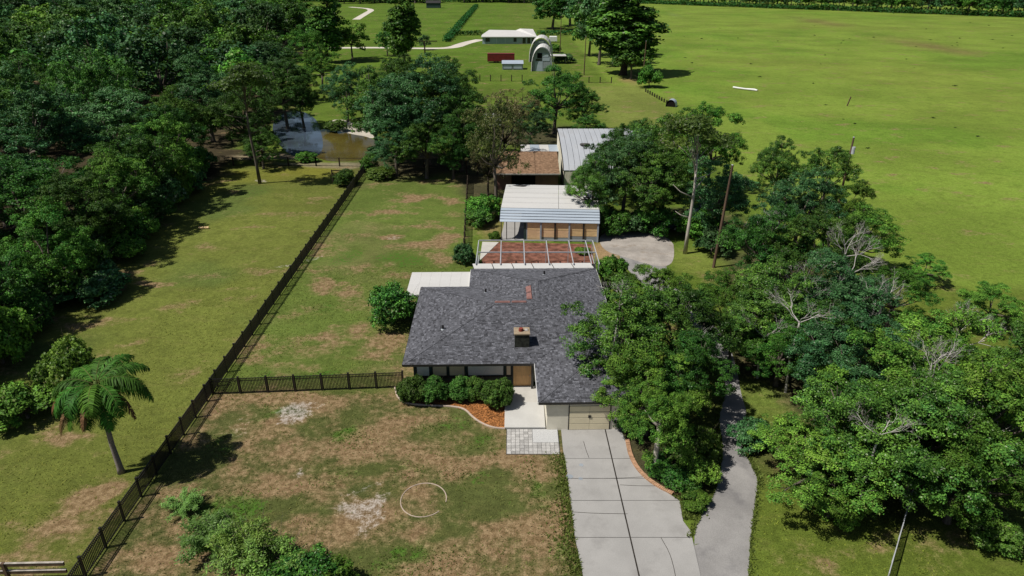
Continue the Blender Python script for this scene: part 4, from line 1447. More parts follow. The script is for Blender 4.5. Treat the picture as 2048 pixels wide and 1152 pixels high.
# tall bare trunk with a tuft of foliage on top
me, bc = crown_mesh('crown', M['leaf_light'], 32, 2.9, 14.4, 2.6, 15, 13, 26, .3, .18, ((.04, .075, .02), (.09, .14, .025), (.15, .15, .1)), rb=(.3, .46), lump=.5)
r_ = random.Random(5)
tb = MB()
tb.tube([(0, 0, -.1), (.05, 0, 3), (.25, .1, 8), (.1, .0, 12.6)], [.22, .165, .125, .07], 8)
for b in bc:
    s = Vector((.15, .03, r_.uniform(9.5, 12.6)))
    tb.tube([s, s.lerp(Vector(b), .5) + Vector((0, 0, .3)), Vector(b)], [.045, .03, .012], 5)
for (z, dx, dz) in ((9.4, 2.4, .8), (7.2, -1.7, 1.6), (4.6, -1.2, .8), (8.2, 1.3, 1.2)):
    tb.tube([(.18, .05, z), (dx * .6, .3, z + dz * .45), (dx, .5, z + dz)], [.07, .05, .02], 5)
proto('tuft', 'tree', 16.5, 2.9, me, tb.mesh('trunk', M['bark_pale'], True))
tdark = tb.mesh('trunk', M['bark'], True)
proto('tuft_dark', 'tree', 16.5, 2.9, me, tdark)
# shrubs
for i, (pal, ln, mat) in enumerate(((GREEN, .13, 'leaf'), (WARM, .16, 'leaf'), (LIGHT, .17, 'leaf_light'), (BLUE, .16, 'leaf'))):
    me, bc = crown_mesh('crown', M[mat], 50 + i, 1.5, .85, .95, 22, 16, 30, ln, ln * .62, pal, rb=(.3, .46), lo=-.55, lump=.6, cr=(.16, .3))
    proto('shrub%d' % i, 'shrub', 1.8, 1.5, me, trunk_mesh('stem', 50 + i, 1.8, .06, bc, 8, M['bark'], .2, bend=.1))
for i in range(2):
    me, bc = crown_mesh('crown', M['leaf'], 60 + i, 1.25, .85, .85, 52, 22, 30, .12, .08, ((.035, .1, .018), (.085, .18, .03), (.16, .2, .08)), rb=(.26, .34), lo=-.7, lump=.8, cr=(.12, .22))
    proto('hedge%d' % i, 'shrub', 1.65, 1.25, me, trunk_mesh('stem', 60 + i, 1.6, .05, bc, 6, M['bark'], .2, bend=.1))
me, bc = crown_mesh('crown', M['leaf_light'], 70, 1.5, .9, 1.0, 34, 13, 34, .12, .045, ((.1, .2, .03), (.2, .33, .06), (.28, .3, .12)), rb=(.14, .26), lo=-.5, lump=.2, cr=(.14, .3))
proto('loose', 'shrub', 1.9, 1.5, me, trunk_mesh('stem', 70, 1.9, .05, bc, 22, M['bark'], .12, bend=.1))
# feathery fronded shrub
r = np.random.RandomState(77)
C, N, T = [], [], []
fm = MB()
for k in range(30):
    az, el, L = r.uniform(0, 6.28), r.uniform(.45, 1.35), r.uniform(1.4, 2.3)
    prev = None
    for j in range(26):
        t = j / 25
        rr = L * t
        p = np.array([math.cos(az) * math.cos(el) * rr, math.sin(az) * math.cos(el) * rr, .3 + math.sin(el) * rr - .32 * t * t * L])
        if prev is not None and j % 5 == 0: fm.tube([prev, p], [.02, .014], 4, cap=False)
        if j % 5 == 0: prev = p
        if t > .22:
            C.append(p + r.randn(9, 3) * .1)
            N.append(np.array([-.2, -.1, 1.0]) + r.randn(9, 3) * .35)
            T.append(np.array((.17, .31, .06)) * r.uniform(.6, 1.3, 9)[:, None])
C, N, T = np.concatenate(C), np.concatenate(N), np.concatenate(T)
N /= np.linalg.norm(N, axis=1, keepdims=True)
V, Fq = leaf_quads(C, N, .2, .045, r)
V[:, 2] = np.maximum(V[:, 2], .03)
proto('feather', 'shrub', 2.2, 1.9, np_mesh('crown', V, Fq, M['leaf_light'], np.repeat(T, 4, 0)), fm.mesh('stem', M['bark'], True))
DEAD = [twig_mesh('branches', 80 + i, 5.0, .7, M['dead_wood'], 6) for i in range(3)]


def tree(key, x, y, h, rad, label, group=None, name=None, cat=None, rz=None):
    kind, H, Rx, cm, tm = PROTO[key]
    nm = name or ('oak_tree' if kind == 'tree' else 'shrub')
    o = empty(nm, (x, y, 0), rnd.uniform(0, 6.28) if rz is None else rz, label, cat or ('tree' if kind == 'tree' else 'shrub'), group)
    o.scale = (rad / Rx, rad / Rx, h / H)
    link('trunk' if kind == 'tree' else 'stem', tm, o)
    link('crown', cm, o)
    return o


def crown_at(key, px, py, h, rad, label, **k):
    """tree whose crown centre shows at the given place"""
    x, y = P(px, py, h * .56)
    return tree(key, x, y, h, rad, label, **k)


# ------------------------------------------------------------------ trees one by one (right of the house)
crown_at('oak0', 1245, 660, 9.5, 4.7, 'broad green oak leaning over the garage roof corner')
crown_at('oak1', 1355, 660, 8.6, 4.3, 'dark oak between the garage oak and the lane')
crown_at('oak4', 1300, 775, 7.0, 3.9, 'low green oak at the garage right corner over the drive edge')
crown_at('oak1', 1385, 745, 7.5, 3.0, 'dark tree overhanging the left edge of the lane')
x, y = P(1308, 945)
tree('palebark', x, y, 7.2, 2.5, 'pale trunked tree in the brick edged island', name='island_tree')
tree('shrub2', *P(1380, 900, .9), 2.6, 1.7, 'bright yellow green bush in the planted island')
tree('shrub1', *P(1398, 950, .8), 1.8, 1.25, 'mid green bush at the lane side of the island')
tree('shrub0', *P(1318, 930, .6), 1.2, .9, 'small dark bush just inside the brick edging')
tree('shrub0', *P(1362, 962, .5), 1.4, 1.15, 'dark low bush in shade behind the brick edging')
tree('shrub1', *P(1388, 1000, .4), .8, .9, 'low weedy tuft where drive and lane converge')
tree('shrub3', *P(1270, 842, .8), 2.0, 1.15, 'grey green bush touching the right garage wall')
tree('shrub3', *P(1495, 870, .8), 1.9, 1.3, 'grey leaved shrub on the right edge of the lane')
right = [
    ('oak3', 1640, 925, 5.4, 4.4, 'large green tree beside the lane opposite the garage'),
    ('oak0', 1745, 880, 8.5, 4.6, 'dark green tree second from the lane in the right thicket'),
    ('oak4', 1670, 968, 4.4, 2.6, 'low drooping green tree over the near right lawn'),
    ('oak1', 1850, 870, 9.0, 4.6, 'dark tree above the grey wire fence'),
    ('oak3', 1960, 830, 9.5, 5.0, 'bright green tree at the right picture edge'),
    ('oak0', 2040, 760, 9.0, 4.5, 'dark tree cut off by the right picture edge'),
    ('oak4', 1930, 940, 7.0, 3.6, 'near right tree with stubby pale trunk'),
    ('oak4', 1780, 770, 9.0, 4.8, 'yellow green tree in the middle of the right thicket'),
    ('oak2', 1710, 735, 8.5, 4.4, 'grey green tree in the right thicket near the clearing'),
    ('oak3', 1900, 720, 8.5, 4.8, 'green tree on the pasture side of the right thicket'),
    ('oak1', 1640, 680, 7.5, 3.8, 'dark tree beside the pale fallen branches'),
    ('oak4', 1505, 650, 5.0, 2.4, 'yellow green tree left of the small lane clearing'),
    ('oak3', 1455, 605, 7.0, 3.4, 'green tree beyond the dark lane side oak'),
    ('oak4', 1565, 695, 6.2, 3.3, 'yellow green low tree just above the lane clearing'), ('oak1', 1470, 670, 6.5, 2.8, 'small dark tree where the lane disappears'),
    ('oak0', 1560, 610, 8.5, 4.6, 'dark tree in front of the leaning pole clearing'),
    ('oak2', 1670, 600, 9.0, 4.8, 'grey green tree with dead twigs above it'),
    ('oak3', 1790, 590, 6.0, 3.6, 'lighter tree on the pasture edge by a pale rock'),
    ('oak4', 1985, 610, 4.5, 3.1, 'rounded tree alone on the pasture edge at far right'),
    ('oak4', 1850, 535, 3.0, 2.4, 'small rounded tree sticking out into the pasture'),
    ('oak1', 1640, 500, 9.5, 4.8, 'dark tree in the belt behind the leaning pole'),
    ('oak3', 1720, 470, 8.0, 4.4, 'green tree of the belt on the pasture side'),
    ('oak0', 1540, 490, 9.0, 4.6, 'dark tree just right of the leaning pole'),
    ('oak2', 1600, 420, 10.5, 4.6, 'grey green tree in front of the twin round crowns'),
    ('oak0', 1560, 335, 9.5, 3.9, 'left one of the twin round crowned trees against the pasture'),
    ('oak1', 1655, 350, 9.5, 4.1, 'right one of the twin round crowned trees beside a pole'),
    ('oak4', 1700, 415, 8.0, 3.2, 'tree around the transformer pole'),
    ('oak0', 1225, 325, 10.0, 4.2, 'dark oak leaning over the middle of the barn roof'), ('oak3', 1330, 350, 11.0, 4.6, 'mid green oak between barn roof and bare pine'),
    ('oak2', 1250, 350, 12.0, 5.2, 'grey green oak hiding the front of the large barn'),
    ('oak0', 1190, 375, 9.5, 3.8, 'dark oak between brown shed and workshop corner'),
    ('oak1', 1300, 365, 11.0, 5.2, 'broad dark oak over the shaded gravel yard'),
    ('oak0', 1345, 300, 13.0, 5.6, 'tall dark oak right of the white barn roof'),
    ('oak4', 1425, 285, 13.0, 4.8, 'yellow topped oak on the pasture side of the barn'),
    ('oak2', 1430, 390, 10.0, 4.8, 'grey green oak above the dark parked cars'),
    ('oak1', 1265, 295, 10.0, 4.8, 'small dark tree against the barn roof end'),
    ('shrub3', 1425, 480, 3.0, 1.9, 'grey leaved bush between bare trunk and leaning pole'),
    ('shrub2', 1995, 1058, 1.5, 1.5, 'bright green bush low at the bottom right'),
    ('shrub1', 1690, 1005, 1.6, 1.6, 'dark bush at the front foot of the right thicket'),
    ('shrub1', 1225, 535, 2.8, 1.6, 'leafy bush against the back right house corner'),
    ('shrub2', 1240, 560, 1.6, 1.6, 'yellowish low bush between house corner and gravel'),
    ('shrub0', 1225, 440, 3.0, 2.2, 'dark bush at the workshop right corner'), ('shrub3', 1268, 442, 2.4, 2.2, 'dull leafy bush behind the leaf litter of the gravel yard'),
    ('shrub0', 1310, 440, 3.4, 2.6, 'dark bush in deep shade left of the blue car'), ('shrub1', 1400, 445, 3.4, 2.6, 'dark bush in shade right of the blue car'),
    ('shrub1', 1165, 500, .7, .9, 'low green plant on the red litter behind the screen frame'),
    ('oak4', 1320, 580, 6.0, 3.2, 'light green small tree behind the garage oak'),
]
for (k, px, py, h, rad, lab) in right: crown_at(k, px, py, h, rad, lab)
x, y = P(1370, 507)
tree('tuft', x, y, 15.5, 3.6, 'tall bare pale trunk with a yellow green tuft on top', name='pine_tree', rz=.2)
# dead pale branches among the right hand trees
for i, (px, py, z, s, lab) in enumerate(((1700, 545, 5.5, 1.0, 'bleached dead tree top spreading above the right thicket'), (1610, 600, 5.0, 1.0, 'grey dead twigs left of the bleached dead tree top'),
                                         (1740, 640, 4.0, 1.2, 'pale dead trunk with few forks in the middle of the thicket'), (1530, 670, 4.0, .9, 'fallen dead branches at the lane clearing'),
                                         (1920, 690, 4.5, 1.0, 'dead grey twigs on the pasture side of the thicket'), (1880, 830, 4.5, .9, 'dead branches over the dark near right tree'),
                                         (1970, 890, 3.6, 1.0, 'pale dead limb hanging at the far right'), (1380, 650, 5.2, .7, 'dead twigs in the dark lane side oak'), (1535, 460, 6.5, .7, 'thin dead twigs beside the leaning pole'),
     (1600, 640, 6.4, .9, 'wide fan of silvery dead twigs in the thicket middle'), (1690, 510, 6.4, 1.0, 'upright bleached leafless tree against the pasture side'), (1850, 760, 6.4, 1.0, 'silver leafless limbs above the yellow green tree'),
     (1760, 860, 6.6, .7, 'dead twig spray over the dark near tree'), (1240, 600, 8.2, .6, 'few dead twigs on top of the garage oak'))):
    x, y = P(px, py, z)
    o = empty('dead_tree', (x, y, 0), rnd.uniform(0, 6), lab, 'dead tree')
    MB().tube([(0, 0, 0), (.2, .1, z * .5), (0, 0, z - .6)], [.1, .08, .06], 6).build('trunk', M['dead_wood'], o)
    b = link('branches', DEAD[i % 3], o)
    b.location = (0, 0, z - .9); b.scale = (s, s, s)

# ------------------------------------------------------------------ left and middle trees one by one
x, y = P(520, 367)
tree('tuft_dark', x, y, 17.5, 3.9, 'tall thin pine with bare leaning trunk on the left lawn', name='pine_tree', rz=3.4)
mid_trees = [
    ('oak1', 850, 290, 9.5, 5.4, 'low spreading oak boughs under the huge middle oak'), ('oak2', 850, 215, 17.0, 9.2, 'huge grey green oak at the top of the back yard'),
    ('oak2', 790, 235, 14.0, 6.4, 'grey green oak between pond and huge middle oak'), ('oak1', 905, 215, 15.0, 6.2, 'dark oak filling the right shoulder of the huge middle oak'),
    ('oak0', 745, 205, 15.0, 6.8, 'big dark oak overhanging the right of the pond'),
    ('oak1', 920, 250, 13.5, 5.6, 'dark oak on the right flank of the huge middle oak'),
    ('oak2', 690, 180, 12.0, 5.0, 'grey green tree behind the pond sand bank'),
    ('oak3', 640, 130, 12.0, 5.6, 'bright green tree left of the pond sand bank'),
    ('oak0', 565, 180, 14.0, 6.6, 'dark oak behind the left end of the pond'),
    ('oak0', 490, 235, 13.0, 6.4, 'dark oak standing behind the tall thin pine'), ('oak2', 545, 140, 14.0, 7.0, 'grey green oak at the back right of the woods'),
    ('oak3', 610, 90, 14.0, 7.0, 'bright oak in front of the far columnar trees'), ('oak0', 520, 290, 7.0, 3.6, 'low dark tree at the left end of the pond'),
    ('oak1', 800, 175, 15.0, 7.0, 'dark oak behind the huge middle oak'), ('oak0', 900, 175, 14.0, 6.5, 'dark oak at the back right of the huge middle oak'),
    ('oak2', 790, 290, 9.0, 4.6, 'low grey green oak at the right bank of the pond'), ('oak0', 905, 295, 9.0, 4.0, 'low dark oak left of the dark rail gate'),
    ('shrub2', 672, 250, 2.2, 2.2, 'light green bush on the sand bank of the pond'), ('shrub1', 615, 312, 1.6, 1.8, 'dark bush between pond and wire fence'), ('shrub3', 760, 300, 1.5, 2.0, 'grey green bush at the right tip of the brown pond water'),
    ('oak1', 600, 190, 12.0, 4.6, 'oak leaning over the blue water of the pond'),
    ('brown', 1005, 250, 13.5, 4.8, 'thin brownish tree in front of the camper'),
    ('brown', 1035, 225, 11.0, 4.6, 'brownish tree between the camper and the dark round oak'),

    ('brown', 975, 330, 8.0, 3.2, 'thin yellowish tree at the brown shed corner'),
    ('oak0', 1110, 190, 13.5, 6.6, 'dark round oak behind the lean-to roof'),
    ('oak1', 1170, 215, 9.0, 4.2, 'smaller dark oak beside the pale paddock'),
    ('oak2', 1060, 250, 8.5, 4.2, 'grey green tree above the lean-to roof'),
    ('oak1', 1175, 255, 6.0, 3.4, 'low tree touching the back of the large barn'),
    ('shrub1', 965, 410, 3.0, 2.3, 'green bush left of the workshop'),
    ('shrub0', 955, 435, 2.0, 1.8, 'dark bush under the workshop eave'),
    ('shrub3', 930, 505, 2.2, 1.1, 'narrow grey green bush on the back yard fence line'),
    ('shrub1', 988, 470, 1.0, .7, 'small round bush at the pool enclosure corner'),
    ('shrub2', 765, 345, 1.6, 2.3, 'bright green bush at the end of the boundary fence'),
    ('shrub0', 740, 325, 2.6, 1.5, 'dark bush over the last fence posts'),
    ('shrub0', 690, 355, 2.2, 1.6, 'dark bush beside the small wooden gate'),
    ('shrub0', 780, 610, 3.5, 2.35, 'large dense dark bush beside the left wall of the house'),
    ('feather', 415, 1060, 2.8, 2.3, 'feathery light green shrub in the near left yard'),
    ('feather', 478, 1085, 3.4, 2.4, 'wide feathery shrub in the middle of the bottom left clump'), ('loose', 490, 1090, 2.8, 1.9, 'leafy bright green shrub at the bottom beside feathery shrub'),
    ('loose', 540, 1130, 2.4, 2.2, 'leafy shrub at the bottom edge right of the bright one'), ('shrub0', 600, 1150, 1.9, 1.7, 'dark leafy shrub at the bottom edge'),
    ('shrub1', 640, 1150, 1.6, 1.6, 'low dark shrub trailing along the bottom edge'),
    ('feather', 365, 1000, 1.6, 1.5, 'small feathery tuft by the palm shadow'),
    ('shrub1', 45, 805, 2.4, 2.2, 'low bush under the woods left of the palm'),
    ('shrub2', 130, 732, 4.0, 2.0, 'leafy light green tree just behind the palm'),
]
for (k, px, py, h, rad, lab) in mid_trees: crown_at(k, px, py, h, rad, lab)
for (k, px, py, h, rad, lab) in (('hedge0', 826, 778, 1.8, 1.12, 'leftmost clipped hedge ball under the front windows'), ('hedge1', 868, 778, 1.75, 1.08, 'second clipped hedge ball from the left front corner'),
                                 ('hedge1', 921, 776, 1.75, .92, 'third clipped hedge ball under the white window'), ('hedge0', 951, 777, 1.7, .82, 'fourth small clipped hedge ball in the front row'),
                                 ('hedge0', 994, 784, 2.1, 1.12, 'biggest round clipped hedge ball next to the walk')):
    crown_at(k, px, py, h, rad, lab, name='hedge_ball', cat='hedge', group='clipped hedge balls under the front windows')

tree('brown2', *P(993, 410), 15.5, 4.6, 'tall brownish green tree in front of the brown shed, trunk left of the workshop')
# far trees
far = [
    ('column', 810, 132, 27, 4.4, 'tall dark columnar tree beyond the middle oak'), ('column', 655, 125, 27, 4.8, 'tall columnar tree beyond the woods at the top'),
    ('far2', 705, 118, 14, 6.5, 'round bright tree right of the far columnar tree'), ('far0', 775, 112, 11, 4.5, 'leafy tree at the foot of the tall columnar tree'),
    ('far1', 850, 100, 6, 2.8, 'small bush beside the dark far columnar tree'),
]
for (k, px, py, h, rad, lab) in far: tree(k, *P(px, py), h, rad, lab, name='broadleaf_tree')
tall = [(1198, 130, 'far1', 27, 9.5), (1246, 150, 'column', 29, 8.5), (1178, 112, 'far0', 22, 9), (1105, 58, 'far0', 20, 14), (1140, 52, 'far1', 25, 14), (1222, 112, 'far2', 28, 10), (1165, 72, 'far1', 28, 11), (1262, 158, 'far0', 12, 6.5)]
tl = ['tall thin crowned tree above bare earth right of the lone far pole', 'tallest dark ivy clad tree at the pasture edge', 'tall dark tree left of the ivy clad one', 'spreading dark tree behind the far dark pole',
      'rounded tree at the top beyond the white tank', 'bright tall tree behind the ivy clad one', 'dark tree rising out of the top behind the far pole', 'low tree at the foot of the ivy clad tree']
for (px, py, k, h, rad), lab in zip(tall, tl): tree(k, *P(px, py), h, rad, lab, name='broadleaf_tree')
tree('shrub1', *P(1298, 175), 5.5, 3.2, 'dark bush at the foot of the thin pasture pole')
tree('shrub3', *P(1130, 125), 3.0, 3.6, 'pale shrubs beside the far canopy')
tree('shrub1', *P(1105, 105), 3.0, 3.0, 'shrub at the right side of the arched huts')

# woods on the left: every tree of its own
WL, WG = 'dense dark tree crowded into the woods beyond the left lawn', 'trees of the left woods'
spots = []


def try_spot(x, y, gap):
    for (a, b, g_) in spots:
        if (a - x) ** 2 + (b - y) ** 2 < ((gap + g_) / 2) ** 2: return False
    spots.append((x, y, gap))
    return True


edge = [(-42.5, 47), (-44.5, 54), (-43, 62), (-45, 71), (-46, 80), (-47.5, 88), (-47, 96), (-50, 104), (-52, 113)]
el = ['woods edge tree nearest the palm', 'second woods edge tree beyond the palm', 'woods edge tree by the first bare earth patch', 'woods edge tree behind the bare earth patch',
      'woods edge tree where the lawn bends', 'woods edge tree above the dark hollow', 'woods edge tree right of the dark hollow', 'woods edge tree left of the tall thin pine', 'woods edge tree by the pond fence end']
for i, ((x, y), lab) in enumerate(zip(edge, el)):
    spots.append((x, y, 8))
    tree(('oak3', 'oak0', 'oak4', 'oak1')[i % 4], x - 2.5, y, (9.5, 9, 10, 10.5, 11, 12, 12, 12, 13)[i], (4.2, 4.4, 4.6, 5, 5.2, 5.4, 5.4, 5.6, 6)[i], lab)
wr = random.Random(3)
UL, UG = 'leafy undergrowth bush along the edge of the left woods', 'undergrowth bushes of the left woods edge'
for i in range(46):
    t = i / 45 * (len(edge) - 1)
    k0 = min(int(t), len(edge) - 2)
    ex, ey = [edge[k0][q] + (edge[k0 + 1][q] - edge[k0][q]) * (t - k0) for q in (0, 1)]
    tree(wr.choice(('shrub0', 'shrub1', 'shrub3', 'shrub0')), ex + wr.uniform(-6, .4), ey + wr.uniform(-1.5, 1.5), wr.uniform(2, 5), wr.uniform(1.8, 3.4), UL, UG)
for _ in range(9000):
    y = wr.uniform(38, 560)
    right_x = -50 if y < 125 else (-57 if y < 165 else -60 - (y - 165) * .2)
    if y > 230: right_x = -73 - (y - 230) * .283
    left_x = -.82 * y - 12
    if left_x > right_x: continue
    x = wr.uniform(left_x, right_x)
    gap = 12.5 if y < 130 else (14 if y < 230 else (15 if y < 350 else 20))
    if not try_spot(x, y, gap): continue
    q = gap / 12.5
    if y < 140: k = wr.choice(('oak0', 'oak1', 'oak2', 'oak3', 'oak0', 'oak2', 'oak4'))
    else: k = wr.choice(('far0', 'far1', 'far2', 'far0', 'far1'))
    h = wr.uniform(11, 19) * (1 if y < 130 else 1.1)
    hue = {'oak0': 'dark green', 'oak1': 'deep green', 'oak2': 'grey green', 'oak3': 'bright green', 'oak4': 'yellow green', 'far0': 'deep green', 'far1': 'grey green', 'far2': 'bright green'}[k]
    band = 'nearest part of the left woods beside the lawn' if y < 85 else ('left woods level with the pond' if y < 135 else ('left woods beyond the pond' if y < 230 else 'farthest left woods at the top'))
    WL = hue + ' tree crowded into the ' + band
    tree(k, x, y, h, gap * wr.uniform(.55, .74), WL, hue + ' trees, ' + band, name='oak_tree' if y < 140 else 'broadleaf_tree')
# distant tree belt behind the pasture and along the top
BL, BG = 'dark tree in the distant belt closing the right pasture', 'trees of the belt behind the pasture'
a, b = Vector(P(1285, 7)), Vector(P(2110, 38))
for row in range(3):
    d = (b - a)
    L = d.length
    nrm = Vector((-d.y, d.x)).normalized()
    nrm = nrm if nrm.y > 0 else -nrm
    s = 0
    while s < L:
        p = a + d * (s / L) + nrm * (6 + row * 12 + wr.uniform(-2, 3))
        tree(wr.choice(('far0', 'far1', 'far2', 'far0')), p.x, p.y, wr.uniform(13, 20) + row * 3, wr.uniform(6.5, 9.5), BL, BG, name='broadleaf_tree')
        s += wr.uniform(8, 11.5)
BL, BG = 'dark tree in the distant belt behind the far farm', 'trees of the belt behind the far farm'
for px in range(585, 1300, 13):
    x, y = P(px + wr.uniform(-5, 5), wr.uniform(3, 8) - (0 if px > 650 else 2))
    if abs(px - 890) < 22: continue
    tree(wr.choice(('far0', 'far1', 'far2')), x, y + 10, wr.uniform(12, 20), wr.uniform(9, 14), BL, BG, name='broadleaf_tree')
rr = np.random.RandomState(9)
Cc = []
for (p, q, w_) in ((P(1270, 7), P(2130, 38.5), 22), (P(560, 4), P(1300, 5), 25)):
    L = math.hypot(q[0] - p[0], q[1] - p[1])
    n = int(L * 26)
    t = rr.rand(n)
    d = np.array([-(q[1] - p[1]), q[0] - p[0]]) / L
    d = d if d[1] > 0 else -d
    base = np.array(p)[None] + (np.array(q) - np.array(p))[None] * t[:, None] + d[None] * (rr.rand(n) ** 2 * w_)[:, None] + rr.randn(n, 2) * .8
    top = 2.5 + 2.5 * vnoise(base[:, 0], base[:, 1], 9, 77)
    Cc.append(np.concatenate([base, (rr.rand(n) ** .7 * top)[:, None]], 1))
Cc = np.concatenate(Cc)
N = rr.randn(len(Cc), 3) * .5 + np.array([0, -.2, .6])
N /= np.linalg.norm(N, axis=1, keepdims=True)
V, Fq = leaf_quads(Cc, N, 1.5, 1.0, rr)
V[:, 2] = np.maximum(V[:, 2], .02)
T = np.array(GREEN[0]) * rr.uniform(.7, 1.8, len(Cc))[:, None]
o = link('undergrowth', np_mesh('undergrowth', V, Fq, M['leaf'], np.repeat(T, 4, 0)))
tag(o, 'dark undergrowth along the foot of the distant tree belt', 'undergrowth', kind='stuff')
# far hedges
for (pts, lab) in (([(893, 84), (905, 70), (925, 45), (953, 13)], 'long dark hedge running diagonally up the far field'), ([(905, 71), (965, 70)], 'low dark hedge left of the far white roofed house'),
                   ([(1075, 70), (1160, 70), (1195, 78)], 'low dark hedge behind the small white tank'), ([(585, 84), (618, 83)], 'dark clipped hedge at the far left lawn')):
    w = [Vector(P(*p)) for p in pts]
    Cc = []
    rr = np.random.RandomState(len(pts) * 7 + pts[0][0])
    for p, q in zip(w[:-1], w[1:]):
        L = (q - p).length
        n = int(L * 34)
        t = rr.rand(n)
        base = np.array(p)[None] + (np.array(q) - np.array(p))[None] * t[:, None]
        Cc.append(np.concatenate([base + rr.randn(n, 2) * .9, (rr.rand(n) ** .7 * 2.0 + .1)[:, None]], 1))
    Cc = np.concatenate(Cc)
    N = rr.randn(len(Cc), 3) * .5 + np.array([0, 0, .6])
    N /= np.linalg.norm(N, axis=1, keepdims=True)
    V, Fq = leaf_quads(Cc, N, .9, .6, rr)
    V[:, 2] = np.maximum(V[:, 2], .02)
    T = np.array(GREEN[0]) * rr.uniform(.8, 2.0, len(Cc))[:, None]
    o = link('hedge', np_mesh('hedge', V, Fq, M['leaf'], np.repeat(T, 4, 0)))
    tag(o, lab, 'hedge')

# weeds and clods dotted over the pasture
cm_ = MB()
for k in range(5):
    a = rnd.uniform(0, 6)
cl_me = []
for s_ in range(3):
    r2 = np.random.RandomState(s_)
    C = r2.randn(60, 3) * np.array([.35, .35, .12]) + np.array([0, 0, .2])
    N = unit(60, r2)
    V, Fq = leaf_quads(C, N, .35, .22, r2)
    V[:, 2] = np.maximum(V[:, 2], .02)
    cl_me.append(np_mesh('weed_clump', V, Fq, M['leaf'], np.repeat(np.array((.02, .03, .012))[None] * r2.uniform(.6, 1.6, 60)[:, None], 4, 0)))
for k in range(52):
    px, py = rnd.uniform(1330, 2040), rnd.choice((rnd.uniform(25, 130), rnd.uniform(60, 330)))
    x, y = P(px, py)
    if x < 48: continue
    o = link('weed_clump', cl_me[k % 3])
    o.location = (x, y, 0); o.rotation_euler = (0, 0, rnd.uniform(0, 6)); s = rnd.uniform(.15, .4) * (1 + y / 350); o.scale = (s * 1.3, s, s)
    tag(o, 'small dark weed clump dotting the open right pasture', 'weed', 'weed clumps in the pasture')

# ------------------------------------------------------------------ palm
px_, py_ = P(243, 945)
pm = empty('palm_tree', (px_, py_, 0), 0, 'single palm with arching green fronds and hanging dead ones', 'palm')
mb = MB()
mb.tube([(0, 0, -.05), (.0, 0, .4), (-.08, .02, 2.2), (-.05, .05, 4.2), (0.0, .1, 6.0)], [.26, .2, .16, .15, .17], 10)
mb.build('trunk', M['palm_trunk'], pm, True)
mb = MB()
mb.tube([(0, .1, 5.9), (0, .1, 6.5), (0, .1, 7.0)], [.17, .2, .08], 8)
mb.build('crownshaft', plain('palm_sheath', (.09, .13, .03), .7, .2, 3, .2), pm, True)


def frond(az, el, L, droop, green, seed):
    r3 = np.random.RandomState(seed)
    n_ = 44
    top = Vector((0, .1, 6.7))
    pts = []
    ang = el
    p = Vector((0, 0, 0))
    for i in range(n_):
        pts.append(top + Vector((math.cos(az) * p.x, math.sin(az) * p.x, p.z)))
        p = p + Vector((math.cos(ang), 0, math.sin(ang))) * L / n_
        ang -= droop * .72 / n_ * (1 + 1.2 * i / n_)
    V, Fq, T = [], [], []
    side = Vector((-math.sin(az), math.cos(az), 0))
    c0 = np.array((.05, .15, .018)) if green else np.array((.15, .085, .04))
    for i in range(5, n_):
        t = i / n_
        ll = (.62 * math.sin(math.pi * min(1, t * .85 + .15)) + .14) * (1 if green else .45)
        d = (pts[i] - pts[i - 1]).normalized()
        upv = side.cross(d).normalized()
        for sgn in (-1, 1):
            for _ in range(3):
                hang = r3.uniform(.2, .8) if green else 1.3
                dirv = (side * sgn * r3.uniform(.7, 1) + d * r3.uniform(.3, .7) + upv * r3.uniform(-.1, .5) * (1 if green else 0)).normalized()
                b0 = pts[i] + d * r3.uniform(-.06, .06)
                m1 = b0 + dirv * ll * .5
                e1 = b0 + dirv * ll + Vector((0, 0, -1)) * ll * hang
                w = d * .028
                k0 = len(V)
                V += [b0 - w, b0 + w, m1 + w * 1.3, m1 - w * 1.3, e1 + w * .4, e1 - w * .4]
                Fq += [(k0, k0 + 1, k0 + 2, k0 + 3), (k0 + 3, k0 + 2, k0 + 4, k0 + 5)]
                T += [c0 * r3.uniform(.6, 1.5)] * 6
    mb_ = MB()
    mb_.v = [tuple(v) for v in V]; mb_.f = Fq; mb_.c = [(*t, 1) for t in T]
    mb_.cur = (.1, .12, .03, 1) if green else (.22, .13, .06, 1)
    mb_.tube(pts[::6] + [pts[-1]], [.045, .04, .035, .03, .025, .02, .015, .012, .01][:len(pts[::6]) + 1], 5, cap=False)
    return mb_.build('frond', M['palm_leaf'], pm)


fr = [(.0, .75, 3.9, 1.9), (.55, .9, 3.6, 1.7), (1.15, 1.0, 3.3, 1.6), (1.8, .9, 3.4, 1.7), (2.45, .75, 3.6, 1.9), (3.1, .6, 3.8, 2.0), (3.75, .5, 3.6, 2.2), (4.45, .65, 3.4, 2.3), (5.05, .75, 3.4, 2.2), (5.65, .55, 3.7, 2.1),
      (.3, .2, 3.8, 1.5), (2.9, .15, 3.6, 1.9), (4.7, 0., 3.2, 1.7), (5.35, -.2, 3.3, 1.2), (3.9, -.3, 3.3, 1.1)]
for i, f_ in enumerate(fr): frond(*f_, True, i)
for i, (az, L) in enumerate(((3.3, 4.0), (4.3, 3.8), (5.9, 3.7), (4.8, 3.4))):
    o = frond(az, .15, L, 1.5, False, 40 + i)
    o['label'] = 'dead brown frond hanging by the trunk'

# fallen timber and small stones lying about
for (px, py, lab) in ((408, 458, 'small yellow log lying at the dark hollow of the woods edge'),):
    x, y = P(px, py)
    tag(MB().tube([(x - .6, y, .15), (x + .6, y + .1, .15)], .15, 8).build('fallen_log', M['tan_panel']), lab, 'log')

